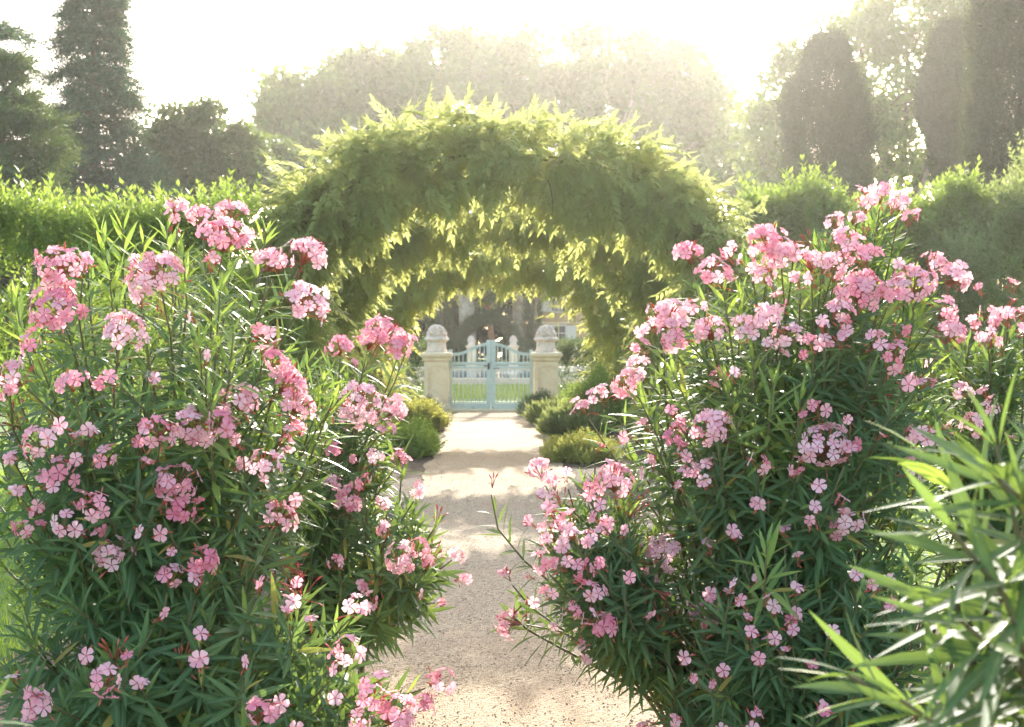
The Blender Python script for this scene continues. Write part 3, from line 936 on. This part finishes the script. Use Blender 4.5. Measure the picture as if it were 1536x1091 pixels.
def gate():
    x0, x1 = gx(673.5, GY), gx(799.5, GY)
    xm = (x0 + x1) / 2
    root = thing('garden_gate', (xm, GY, 0), 'pale turquoise double garden gate with curved top rails between the stone pillars', 'gate')
    for side in (-1, 1):
        Wd = (x1 - x0) / 2
        X = lambda u: side * (u * Wd + .004)          # u 0 at the meeting stile, 1 at the hinge
        fr = MB()
        top = lambda u: 1.33 + .235 * (.5 + .5 * math.cos(math.pi * min(1, max(0, (u - .05) / .82)))) if u < .87 else 1.33
        T = .045
        def bar(u0, u1, z0, z1, th=T, mb=fr, yo=0.0):
            mb.box([(X(u0) + X(u1)) / 2, yo, (z0 + z1) / 2], [abs(X(u1) - X(u0)), th, z1 - z0], bevel=.004)
        bar(0, .105, .03, 1.62, .055)
        bar(.915, 1.0, .03, 1.40, .055)
        bar(.105, .915, .04, .20); bar(.105, .915, .985, 1.035); bar(.105, .915, 1.055, 1.125); bar(.105, .915, .205, .235, .05)
        us = np.linspace(.105, .915, 19)
        rings = []
        for u in us:
            z = top(u)
            rings.append([[X(u), -T / 2, z - .07], [X(u), T / 2, z - .07], [X(u), T / 2 + .008, z], [X(u), -T / 2 - .008, z]][::side])
        fr.loft(rings)
        leaf = fr.build('gate_leaf', M['gatepaint'], root)
        n = 8
        for k in range(n):
            u = .105 + .81 * (k + .5) / n
            pk = MB()
            pk.tube([[X(u), 0, .232], [X(u), 0, .99]], .0125, 8)
            pk.tube([[X(u), 0, 1.12], [X(u), 0, top(u) - .06]], .0125, 8)
            hw = .81 / n / 2
            arc = [[X(u + hw * math.cos(q)), 0, .305 - .06 * math.sin(q)] for q in np.linspace(0, math.pi, 7)]
            pk.tube(arc, .008, 5)
            pk.build('picket', M['gatepaint'], leaf)
        if side == -1:
            hd = MB()
            hd.box([X(.05), -.035, 1.03], [.05, .02, .14], bevel=.004)
            hd.tube([[X(.05), -.045, 1.04], [X(.05), -.085, 1.04], [X(.18), -.085, 1.035]], .009, 6)
            hd.build('handle', M['iron'], leaf)
        else:
            hd = MB()
            hd.tube([[X(.05), -.045, .98], [X(.05), -.08, .98], [X(.20), -.08, .98]], .009, 6)
            hd.tube([[X(.04), -.036, .0], [X(.04), -.036, .12]], .010, 6)
            hd.build('bolt', M['iron'], leaf)
        for z in (.3, 1.2):
            hg = MB()
            hg.tube([[X(1.01), -.01, z - .05], [X(1.01), -.01, z + .05]], .016, 8)
            hg.build('hinge', M['iron'], leaf)
    return root
gate()
mb = MB(); mb.box([0, 0, .025], [2.0, .34, .09], bevel=.012)
s = mb.build('stone_threshold', M['stone']); s.location = (gx(737, GY), GY, 0)
tag(s, 'pale stone sill under the turquoise gate', 'threshold')

# ------------------------------------------------------------------ leafy volumes: hedges, shrubs
def leafy(mbx, P, d, S, T, m=0, rnd=None):
    pick = rng.integers(0, len(T), len(P))
    Rm = frames(d, rand_dirs(len(P)))
    if rnd is None: rnd = rng.random(len(P))
    for v in range(len(T)):
        k = pick == v
        mbx.inst(T[v], Rm[k], P[k], S[k], m, rnd[k])

def hedge(name, label, cat, x0, x1, y0, y1, z0, ztop, n, mat, leaf=.22, trunks=4, lump=.25, group=None, upright=.8, shoots=.1, seed=0, slope=0.0):
    root = thing(name, ((x0 + x1) / 2, (y0 + y1) / 2, 0), label, cat, group)
    c = np.array([(x0 + x1) / 2, (y0 + y1) / 2, 0])
    fo = MB()
    P, D = [], []
    u = rng.random((n, 3))
    face = rng.random(n)
    x = x0 + (x1 - x0) * u[:, 0]
    y = y0 + (y1 - y0) * u[:, 1]
    lm = np.sin(x * 2.1 + seed) * .5 + np.sin(x * 4.7 + seed * 2) * .3 + np.sin(y * 2.7) * .3
    zt = ztop + lump * lm + slope * (x - x0) / (x1 - x0)
    zb = z0 + .2 * np.sin(x * 3.1)
    z = zb + (zt - zb) * u[:, 2]
    front, topf = face < .45, (face >= .45) & (face < .85)
    y[front] = y0 + (y1 - y0) * .22 * rng.random(front.sum()) + .16 * np.sin(x[front] * 3.3 + z[front] * 2.6)
    z[topf] = zt[topf] - .22 * rng.random(topf.sum()) ** 1.5 * (zt - zb)[topf]
    P = np.stack([x, y, z], 1) - c
    d = rand_dirs(n) * .6 + np.array([0, 0, upright])
    d[front, 1] -= .5
    S = leaf * (.7 + .6 * rng.random(n))
    tall = topf & (rng.random(n) < shoots)
    S[tall] *= 1.5; d[tall, 2] += 1
    leafy(fo, P, norm(d), S, SPRIGS)
    fo.build('foliage', [M[mat]], root)
    if trunks:
        tr = MB()
        for k in range(trunks):
            xx = x0 + (x1 - x0) * (k + .5 + random.uniform(-.2, .2)) / trunks
            yy = (y0 + y1) / 2 + random.uniform(-.2, .2)
            p0 = np.array([xx, yy, 0]) - c
            top = p0 + np.array([random.uniform(-.2, .2), 0, z0 + (ztop - z0) * .6])
            tr.tube([p0, p0 * .5 + top * .5 + np.array([.05, 0, 0]), top], [.06, .05, .03], 7)
            for q in range(4):
                e = top + np.array([random.uniform(-.6, .6), random.uniform(-.3, .3), random.uniform(.1, .5)])
                tr.tube([p0 * .55 + top * .45, e], [.03, .012], 5)
        tr.build('trunk', [M['bark']], root)
    return root

hedge('tall_hedge', 'tall bright green clipped hedge behind the left oleander, its top lit yellow', 'hedge', -9.0, -2.75, 15.6, 16.5, .45, 2.98, 5400, 'hedge', .26, 6, .16, seed=1, shoots=.2)
hedge('tall_hedge', 'loose light green hedge behind the right oleander, between the arch and the cypresses', 'hedge', 4.7, 9.3, 26.0, 27.4, .3, 3.85, 6000, 'hedge', .38, 4, .50, seed=2, shoots=.25)
hedge('dark_shrub', 'dull grey-green tall shrub rising to the right edge behind the oleander', 'shrub', 8.1, 12.5, 25.2, 27.6, .2, 2.9, 8000, 'greyhedge', .34, 4, .45, seed=4, slope=4.0, shoots=.2)
hedge('shrub_border', 'deep green shrub border behind the left end of the widest arch', 'shrub border', -22, -3.8, 42, 44, 0, 3.4, 4500, 'darkhedge', .5, 0, .4, seed=8)
hedge('shrub_border', 'deep green shrub border behind the loose light hedge on the right', 'shrub border', 4.4, 26, 42, 44, 0, 3.4, 4500, 'darkhedge', .5, 0, .4, seed=9)
hedge('clipped_hedge', 'dark clipped hedge beside the left gate pillar', 'hedge', -6.5, gx(636, GY) - .04, GY + .1, GY + 1.0, .05, 1.45, 3200, 'darkhedge', .20, 0, .04, shoots=.02, seed=3)
hedge('clipped_hedge', 'dark clipped hedge beside the right gate pillar', 'hedge', gx(838, GY) + .04, 7.5, GY + .1, GY + 1.0, .05, 1.45, 3600, 'darkhedge', .20, 0, .04, shoots=.02, seed=5)
hedge('clipped_hedge', 'far dark hedge running left from the far pillars beyond the lawn', 'hedge', -18, gx(697, 93), 93.0, 94.2, .0, 1.55, 4200, 'darkhedge', .35, 0, .03, shoots=0, seed=6)
hedge('clipped_hedge', 'far dark hedge running right from the far pillars beyond the lawn', 'hedge', gx(781, 93), 18, 93.0, 94.2, .0, 1.55, 4200, 'darkhedge', .35, 0, .03, shoots=0, seed=7)

def mound(name, label, cat, x, y, r, h, n, mat, T, leaf, group=None, up=.9):
    root = thing(name, (x, y, 0), label, cat, group)
    fo = MB()
    d = rand_dirs(n); d[:, 2] = np.abs(d[:, 2])
    q = .55 + .45 * rng.random(n) ** .5
    lump = 1 + .12 * np.sin(d[:, 0] * 7 + x) + .10 * np.sin(d[:, 1] * 9 + y)
    P = d * np.array([r[0], r[1], h]) * (q * lump)[:, None]
    dd = norm(d + rand_dirs(n) * .45 + np.array([0, 0, up]))
    leafy(fo, P, dd, leaf * (.7 + .6 * rng.random(n)), T)
    fo.build('foliage', [M[mat]], root)
    st = MB()
    for k in range(9):
        e = P[rng.integers(0, n)] * .7
        st.tube([[random.uniform(-.06, .06), random.uniform(-.06, .06), 0], e * .5 + [0, 0, .05], e], [.014, .009, .004], 5)
    st.build('woody_base', [M['stem']], root)
    return root
BLADES = [NARROW]
G = 'low shrubs edging the path near the gate'
mound('low_shrub', 'round yellow-green shrub lit by the sun on the left path edge below the gate', 'shrub', gx(622, 25), 25.0, (.55, .7), .34, 1500, 'yellowshrub', SPRIGS, .20, G)
mound('low_shrub', 'dark green shrub in front of the yellow-green one on the left path edge', 'shrub', gx(612, 19.5), 19.5, (.42, .9), .32, 1500, 'hedge', SPRIGS, .17, G)
mound('low_shrub', 'small dark ivy-like shrub at the foot of the left gate pillar', 'shrub', gx(632, 30.8), 30.6, (.30, .35), .26, 500, 'darkhedge', SPRIGS, .16, G)
mound('low_shrub', 'dark rounded shrub at the foot of the right gate pillar', 'shrub', gx(812, 29.8), 29.6, (.42, .42), .40, 800, 'darkhedge', SPRIGS, .15, G)
mound('lavender_bush', 'bright grassy lavender tuft on the right path edge by the gate', 'lavender', gx(832, 26.5), 26.5, (.38, .45), .24, 1800, 'lavender', BLADES, .28, G)
mound('lavender_bush', 'largest grey-green lavender mound behind the right oleander', 'lavender', gx(862, 23.6), 23.6, (.40, .5), .30, 2400, 'lavender', BLADES, .28, G)
mound('low_shrub', 'flat sunlit yellow-green shrub nearest the oleander on the right path edge', 'shrub', gx(870, 18.6), 18.6, (.42, .8), .22, 1500, 'yellowshrub', SPRIGS, .15, G)
mound('low_shrub', 'mid green leafy shrub under the right side of the smallest arch', 'shrub', 1.9, 24.6, (.55, .6), .95, 1300, 'hedge', SPRIGS, .2, G)

# ------------------------------------------------------------------ beyond the gate: lawn, pool, topiary, house
tag(sheet('paved_terrace', -40, 40, 53.0, 93.2, .010, M['paving']), kind='structure')
tag(sheet('pool_water', -30, 30, 54.6, 79.0, .05, M['water']), kind='structure')
mb = MB(); mb.box([0, 54.3, .10], [60.8, .6, .20], bevel=.03); mb.box([0, 79.3, .10], [60.8, .6, .20], bevel=.03)
for sx in (-30.2, 30.2): mb.box([sx, 66.8, .10], [.4, 24.38, .196], bevel=.03)
tag(mb.build('pool_kerb', M['stone']), 'long pale stone kerb round the pool beyond the lawn', 'kerb')

def topiary_arch():
    Y = 97.0
    x0, x1 = gx(683, Y), gx(783, Y)
    cx, hw = (x0 + x1) / 2, (x1 - x0) / 2
    root = thing('topiary_arch', (cx, Y, 0), 'dark clipped topiary arch framing the far pillars', 'topiary arch')
    n = 5200
    fo = MB()
    t = rng.random(n) * math.pi
    leg = rng.random(n) < .35
    s = .55 + .45 * rng.random(n) ** .7
    X = np.cos(t) * hw * s; Z = 1.5 + np.sin(t) * 2.15 * (.62 + .38 * (s - .55) / .45)
    X[leg] = np.sign(X[leg]) * hw * s[leg]; Z[leg] = 1.6 * rng.random(leg.sum())
    P = np.stack([X, (rng.random(n) - .5) * 1.4, Z], 1)
    leafy(fo, P, norm(rand_dirs(n) + np.array([0, -.4, .3])), .30 * (.7 + .6 * rng.random(n)), SPRIGS)
    fo.build('foliage', [M['darkhedge']], root)
    tr = MB()
    for sx in (-1, 1):
        tr.tube([[sx * hw * .75, 0, 0], [sx * hw * .75, 0, 1.6]], [.12, .09], 8)
    tr.build('trunk', [M['bark']], root)
topiary_arch()

def house():
    Y = 112.0
    xl = gx(803, Y); W_, D_, H_ = 14.0, 9.0, 6.6
    root = thing('ochre_house', (xl + W_ / 2, Y + D_ / 2, 0), 'ochre rendered house with a white-framed window half hidden behind the arch', 'house')
    wl = MB(); wl.box([0, 0, H_ / 2], [W_, D_, H_]); wl.build('wall', M['ochre'], root)
    cn = MB(); cn.box([0, 0, 3.15], [W_ + .16, D_ + .16, .16], bevel=.03); cn.build('string_course', M['stone'], root)
    rf = MB()
    o = .5
    rf.loft([[[-W_ / 2 - o, -D_ / 2 - o, H_ + .003], [W_ / 2 + o, -D_ / 2 - o, H_ + .003], [W_ / 2 + o, D_ / 2 + o, H_ + .003], [-W_ / 2 - o, D_ / 2 + o, H_ + .003]],
             [[-W_ / 2 - o, -D_ / 2 - o, H_ + .18], [W_ / 2 + o, -D_ / 2 - o, H_ + .18], [W_ / 2 + o, D_ / 2 + o, H_ + .18], [-W_ / 2 - o, D_ / 2 + o, H_ + .18]],
             [[-W_ / 2 + 4, -.1, H_ + 1.9], [W_ / 2 - 4, -.1, H_ + 1.9], [W_ / 2 - 4, .1, H_ + 1.9], [-W_ / 2 + 4, .1, H_ + 1.9]]])
    rf.build('roof', M['roof'], root)
    for k, xx in enumerate((gx(838, Y) - xl - W_ / 2, gx(838, Y) - xl - W_ / 2 + 3.6, gx(838, Y) - xl - W_ / 2 + 7.2)):
        for zz in (2.1, 4.9):
            wn = MB()
            y = -D_ / 2
            for sx in (-.58, .58): wn.box([xx + sx, y - .03, zz], [.12, .10, 1.7])
            wn.box([xx, y - .03, zz + .86], [1.28, .12, .12]); wn.box([xx, y - .05, zz - .88], [1.36, .18, .10])
            wn.box([xx, y - .025, zz], [.07, .06, 1.58]); wn.box([xx, y - .022, zz + .25], [1.03, .05, .06])
            f = wn.build('window', M['shutter'], root)
            gl = MB(); gl.box([xx, y - .004, zz], [1.04, .02, 1.58]); gl.build('pane', M['glass'], f)
            for sx in (-1.0, 1.0):
                sh = MB(); sh.box([xx + sx * 1.02, y - .03, zz], [.72, .05, 1.7], bevel=.006)
                sh.build('shutter', M['shutter'], f)
    return root
house()

# ------------------------------------------------------------------ trees
def limb_tree(name, label, cat, x, y, blobs, leaf_n, leaf, mat, trunk_r, trunk_h, bark='bark', T=(KITE, BROAD), clump=.9, group=None, nclump=140, lean=(0, 0), thin=1.0, shell=.62):
    """blobs: (dx, dy, z, rx, ry, rz) lumps of the crown"""
    root = thing(name, (x, y, 0), label, cat, group)
    tr, fo = MB(), MB()
    fork = np.array([lean[0] * .6, lean[1] * .6, trunk_h])
    z = np.linspace(0, 1, 7)
    tr.tube(np.stack([fork[0] * z + .12 * trunk_r * np.sin(z * 6), fork[1] * z, fork[2] * z], 1), trunk_r * np.array([1.45, 1.05, .95, .9, .84, .78, .72]), 12)
    vol = np.array([b[3] * b[4] * b[5] for b in blobs]) ** .67
    vol /= vol.sum()
    per = max(1, leaf_n // nclump)
    for b, v in zip(blobs, vol):
        C, rr = np.array(b[:3]), np.array(b[3:6])
        k = max(5, int(nclump * v))
        ce = C - np.array([0, 0, rr[2] * .25])
        mid = fork * .5 + ce * .5 + np.array([random.uniform(-.4, .4), random.uniform(-.4, .4), random.uniform(0, .6)])
        tr.tube([fork - [0, 0, .3], mid, ce], [trunk_r * .48, trunk_r * .34, trunk_r * .2], 8)
        for q in range(k):
            d = rand_dirs(1)[0]
            s = shell + (1 - shell) * rng.random() ** .7
            c = C + d * rr * s
            if q < k * .5:
                m_ = ce * .5 + c * .5 + rng.normal(size=3) * .2
                tr.tube([ce, m_, c], [trunk_r * .13, trunk_r * .085, trunk_r * .03], 5, caps=False)
            m_ = int(per * random.uniform(.6, 1.4) * thin)
            cr = clump * random.uniform(.6, 1.35)
            P = c + rng.normal(size=(m_, 3)) * np.array([cr, cr, cr * .62]) * .55
            dd = norm(rand_dirs(m_) + norm(P - c + 1e-6) * .5 + np.array([0, 0, -.1]))
            leafy(fo, P, dd, leaf * (.6 + .8 * rng.random(m_)), T)
    tr.build('trunk', [M[bark]], root)
    fo.build('crown', [M[mat]], root)
    return root

def px_tree(name, label, cat, Y, px, blobs_px, leaf_n, leaf, mat, trunk_r, trunk_h, **kw):
    """crown lumps given as they stand at distance Y: (px, py, half-width px, half-height px, depth offset m)"""
    x = gx(px, Y)
    B = []
    for (bx, by, hw, hh, dy) in blobs_px:
        p = at(bx, by, Y)
        s = Y / F_PX
        B.append((p[0] - x, dy, p[2], hw * s, (hw * .9 + 20) * s * .8, hh * s))
    return limb_tree(name, label, cat, x, Y, B, leaf_n, leaf, mat, trunk_r, trunk_h, **kw)

PG = 'plane trees beyond the gate'
px_tree('plane_tree', 'leftmost and lowest of the hazy plane trees behind the arches', 'tree', 98, 478,
        [(440, 175, 55, 60, 0), (500, 150, 45, 45, 1), (470, 230, 85, 70, 0), (425, 250, 45, 50, -1), (520, 220, 45, 60, 2)], 26000, .46, 'plane', .5, 6.0, bark='planebark', nclump=210, clump=1.0, group=PG)
px_tree('plane_tree', 'hazy plane tree second from the left behind the arches, with two rounded tops', 'tree', 103, 575,
        [(545, 120, 50, 48, 0), (600, 125, 45, 45, 1), (570, 190, 90, 70, 0), (560, 270, 85, 70, 0)], 26000, .46, 'plane', .55, 7.0, bark='planebark', nclump=210, clump=1.0, group=PG)
px_tree('plane_tree', 'tall hazy plane tree with ragged top directly above the crown of the arches', 'tree', 100, 700,
        [(660, 95, 52, 52, 0), (725, 90, 55, 52, 1), (785, 105, 45, 48, 0), (700, 170, 110, 80, 0), (770, 190, 70, 80, 1), (710, 270, 110, 70, 0)], 35000, .46, 'plane', .62, 7.5, bark='planebark', nclump=290, clump=1.0, group=PG)
px_tree('plane_tree', 'widest hazy plane tree right of centre, dissolving in the sun glare', 'tree', 101, 905,
        [(880, 95, 52, 55, 0), (960, 85, 55, 50, 1), (1030, 110, 50, 50, 0), (1065, 170, 42, 60, 0), (930, 170, 100, 80, 0), (1010, 200, 80, 75, 1), (960, 270, 120, 75, 0), (865, 170, 45, 70, 2)], 40000, .46, 'plane', .65, 7.5, bark='planebark', nclump=340, clump=1.0, group=PG)
px_tree('plane_tree', 'airy pale plane tree with see-through branches behind the right cypresses', 'tree', 72, 1330,
        [(1290, 60, 50, 55, 0), (1370, 30, 70, 60, 1), (1440, 40, 60, 60, 0), (1160, 150, 38, 60, 1), (1330, 150, 75, 60, 0), (1200, 90, 30, 25, 0), (1150, 240, 45, 60, 0), (1410, 150, 50, 60, 0), (1320, 235, 45, 45, 0), (1390, 250, 40, 30, 1), (1280, 200, 50, 70, 1)], 42000, .26, 'plane', .42, 5.0, bark='bark', nclump=330, clump=.85, thin=.8, group=PG)
px_tree('plane_tree', 'small hazy tree filling the gap right of the widest plane tree', 'tree', 86, 1120,
        [(1125, 215, 35, 60, 0), (1100, 260, 40, 45, 0), (1150, 285, 50, 40, 0)], 9000, .28, 'plane', .25, 3.5, nclump=90, clump=.8, group=PG)
px_tree('evergreen_oak', 'rounded evergreen oak between the dark conifer and the plane trees', 'tree', 52, 295,
        [(265, 195, 42, 45, 0), (310, 200, 45, 50, 0), (355, 225, 40, 45, 1), (290, 260, 75, 50, 0), (380, 270, 45, 40, 0), (230, 250, 40, 60, 0)], 24000, .17, 'oak', .3, 2.6, nclump=240, clump=.42, shell=.45)
px_tree('evergreen_oak', 'dark low evergreen trees left of the arch below the plane trees', 'tree', 60, 405,
        [(400, 255, 50, 45, 0), (450, 280, 50, 45, 0), (350, 290, 45, 40, 0)], 16000, .18, 'oak', .25, 2.0, nclump=160, clump=.5)

def conifer(name, label, x, y, h, rad, n_whorl, mat, spray, droop=.18, base=.9, per=34, group=None, seed=0, layer=1.0):
    root = thing(name, (x, y, 0), label, 'conifer', group)
    tr, fo = MB(), MB()
    z = np.linspace(0, 1, 8)
    tr.tube(np.stack([.05 * np.sin(z * 5 + seed), np.zeros(8), z * h], 1), np.linspace(.32, .03, 8) * h / 14, 9)
    PP, DD, SS = [], [], []
    for w_ in range(n_whorl):
        f = (w_ + .5) / n_whorl
        zz0 = base + (h - base) * f
        for k in range(7):
            zz = zz0 + random.uniform(-.6, .6) * (h - base) / n_whorl * 1.3
            az = k * .8976 + w_ * 1.7 + random.uniform(-.35, .35)
            L = rad(f) * random.uniform(.5, 1.22)
            dirh = np.array([math.cos(az), math.sin(az), 0])
            t = np.linspace(0, 1, 6)[:, None]
            rise = .30 if f > .7 else .10
            path = np.array([0, 0, zz]) + dirh * L * t + np.array([0, 0, 1.0]) * L * (rise * t - droop * t * t * 2)
            tr.tube(path, np.linspace(.045, .008, 6) * h / 14, 4, caps=False)
            m_ = int(per * (.35 + L / rad(0.05)))
            u = .18 + .82 * rng.random(m_) ** .75
            pts = np.stack([np.interp(u, t[:, 0], path[:, i]) for i in range(3)], 1)
            side = np.array([-math.sin(az), math.cos(az), 0])
            lat = rng.normal(size=(m_, 1)) * (.10 + .20 * (1 - u[:, None])) * L * layer
            P = pts + side * lat + np.array([0, 0, 1]) * (rng.normal(size=(m_, 1)) * .10 - .06 - .12 * np.abs(lat))
            D = dirh * .7 + side * np.sign(lat) * .5 + rand_dirs(m_) * .5 + np.array([0, 0, -.15])
            PP.append(P); DD.append(D); SS.append(spray * (.6 + .8 * rng.random(m_)))
    P, D, S = np.concatenate(PP), norm(np.concatenate(DD)), np.concatenate(SS)
    leafy(fo, P, D, S, NEEDLES)
    tr.build('trunk', [M['bark']], root)
    fo.build('crown', [M[mat]], root)
    return root
NEEDLES = [sprig(6, .30, .10, 48) for _ in range(4)]
conifer('dark_conifer', 'tallest blue-green conifer on the left, its tip cut off by the top of the picture', gx(145, 46), 46, 15.2,
        lambda f: 3.2 * (1 - f) ** .82 + .10, 46, 'conifer', .50, per=72, seed=1, base=1.0)
conifer('cedar_tree', 'layered olive-green cedar at the left edge in front of the tallest conifer', gx(-5, 38), 38, 9.2,
        lambda f: 3.0 * (1 - f) ** .62 + .2, 12, 'cedar', .60, per=150, droop=.08, seed=2, base=1.6, layer=1.2)
conifer('cedar_tree', 'dark drooping conifer whose upper branch tips poke in at the left edge', gx(-60, 50), 50, 18.5,
        lambda f: 5.0 * (1 - f) ** .8 + .2, 17, 'conifer', .60, per=90, droop=.12, seed=3, base=3.0)

def cypress(name, label, Y, axis, prof, n, mat='cypress', group='cypresses on the right', trunk_to=1.0):
    """prof: (py, half-width px) from the top down"""
    x = gx(axis, Y)
    root = thing(name, (x, Y, 0), label, 'cypress', group)
    zs = np.array([at(axis, p[0], Y)[2] for p in prof]); rs = np.array([p[1] for p in prof]) * Y / F_PX
    zt, zb = zs[0], zs[-1]
    fo, tr = MB(), MB()
    z = zb + (zt - zb) * (1 - rng.random(n) ** .9)
    r = np.interp(z, zs[::-1], rs[::-1])
    az = rng.random(n) * 6.283
    bump = 1 + .10 * np.sin(az * 3 + z * 1.7) + .08 * np.sin(az * 5 - z * 3.1) + .07 * np.sin(az * 9 + z * 6.3) + .05 * np.sin(az * 13 - z * 9.1)
    n_ = n
    q = .62 + .40 * rng.random(n) ** .5 + .16 * rng.random(n) ** 9
    P = np.stack([np.cos(az) * r * bump * q, np.sin(az) * r * bump * q, z], 1)
    d = norm(np.stack([np.cos(az) * .45, np.sin(az) * .45, np.full(n, 1.0)], 1) + rand_dirs(n) * .4)
    leafy(fo, P, d, .42 * (.6 + .8 * rng.random(n)), NEEDLES)
    tr.tube([[0, 0, 0], [0, 0, zb + .5], [0, 0, zt - .8]], [.28, .2, .03], 9)
    tr.build('trunk', [M['bark']], root); fo.build('crown', [M[mat]], root)
    return root
cypress('cypress', 'broad hazy cypress left of the other cypresses, with a blunt shouldered top', 52, 1238,
        [(62, 10), (75, 24), (110, 34), (130, 46), (180, 58), (230, 58), (280, 56), (320, 50), (400, 44)], 20000)
cypress('cypress', 'spindle-shaped cypress narrowing to a bare trunk between the other two', 54, 1430,
        [(42, 8), (60, 26), (100, 40), (150, 46), (190, 42), (225, 34), (260, 26), (300, 20)], 17000)
cypress('cypress', 'largest grey-green cypress at the right edge, taller than the picture', 40, 1530,
        [(-120, 10), (-60, 40), (0, 56), (80, 66), (160, 70), (230, 66), (300, 60), (420, 50)], 28000)
cypress('cypress', 'slim dark cypress behind the gate beside the ochre house', 100, 799,
        [(300, 3), (340, 10), (430, 13), (500, 12), (545, 7)], 2600, group=None)
cypress('cypress', 'dark slim evergreen seen left of the topiary arch beyond the gate', 101, 662,
        [(380, 5), (420, 16), (500, 18), (545, 14)], 2600, group=None)

# slender trees seen through the arches
def small_tree(px, Y, label, lean, h, bark, r=.16):
    x = gx(px, Y)
    return limb_tree('small_tree', label, 'tree', x, Y, [(lean, 0, h + 1.4, 1.7, 1.7, 1.1), (lean * 1.6 + .7, .3, h + .9, 1.2, 1.2, .8), (lean - 1.0, .2, h + .8, 1.2, 1.2, .8)], 5200, .22, 'plane', r, h, bark=bark, nclump=70, clump=.55, lean=(lean / .6 * .8, 0))
small_tree(741, 103, 'leaning red-barked tree framed by the topiary arch', -.5, 4.2, 'redbark', .24)
limb_tree('plane_tree', 'pale thick-trunked plane tree seen under the arches right of the topiary', 'tree', gx(779, 106), 106, [(0, 0, 9.5, 4.0, 3, 2.6), (-2.5, .5, 8.6, 2.5, 2.2, 1.8), (2.5, .5, 8.8, 2.5, 2.2, 1.8)], 12000, .34, 'plane', .55, 6.0, bark='planebark', nclump=110, clump=.9, group=PG)

def wood():
    fo = MB()
    n = 80000
    x = -85 + 170 * rng.random(n)
    h = 6.0 + 8.0 * np.exp(-(x / 30) ** 2) + 1.5 * np.sin(x * .35) + 1.0 * np.sin(x * .93 + 1) + .6 * np.sin(x * 2.1)
    z = h * rng.random(n) ** .8
    y = 128 + 11 * rng.random(n) + 1.2 * np.sin(x * 1.3)
    leafy(fo, np.stack([x, y, z], 1), norm(rand_dirs(n) + np.array([0, -.9, .2])), 1.0 * (.6 + .8 * rng.random(n)), (BROAD, KITE))
    return tag(fo.build('distant_wood', [M['wood']]), 'dark wood closing off the park far beyond the gate', 'wood', kind='stuff')
wood()

# ------------------------------------------------------------------ haze in place of lens flare
def haze():  # volume added for the glow towards the sun, mostly a lens flare veil
    mb = MB()
    mb.box([0, 70.5, 13.5], [190, 171, 29])
    m, n, out = new_mat("flare_haze")
    v = n.nodes.new("ShaderNodeVolumePrincipled")
    v.inputs["Color"].default_value = (1.0, .97, .92, 1)
    v.inputs["Density"].default_value = HAZE_DENSITY
    v.inputs["Anisotropy"].default_value = HAZE_G
    n.links.new(v.outputs[0], out.inputs["Volume"])
    return tag(mb.build('haze', [m]), 'added haze standing in for the warm veil of lens flare', 'haze', kind='stuff')
haze()
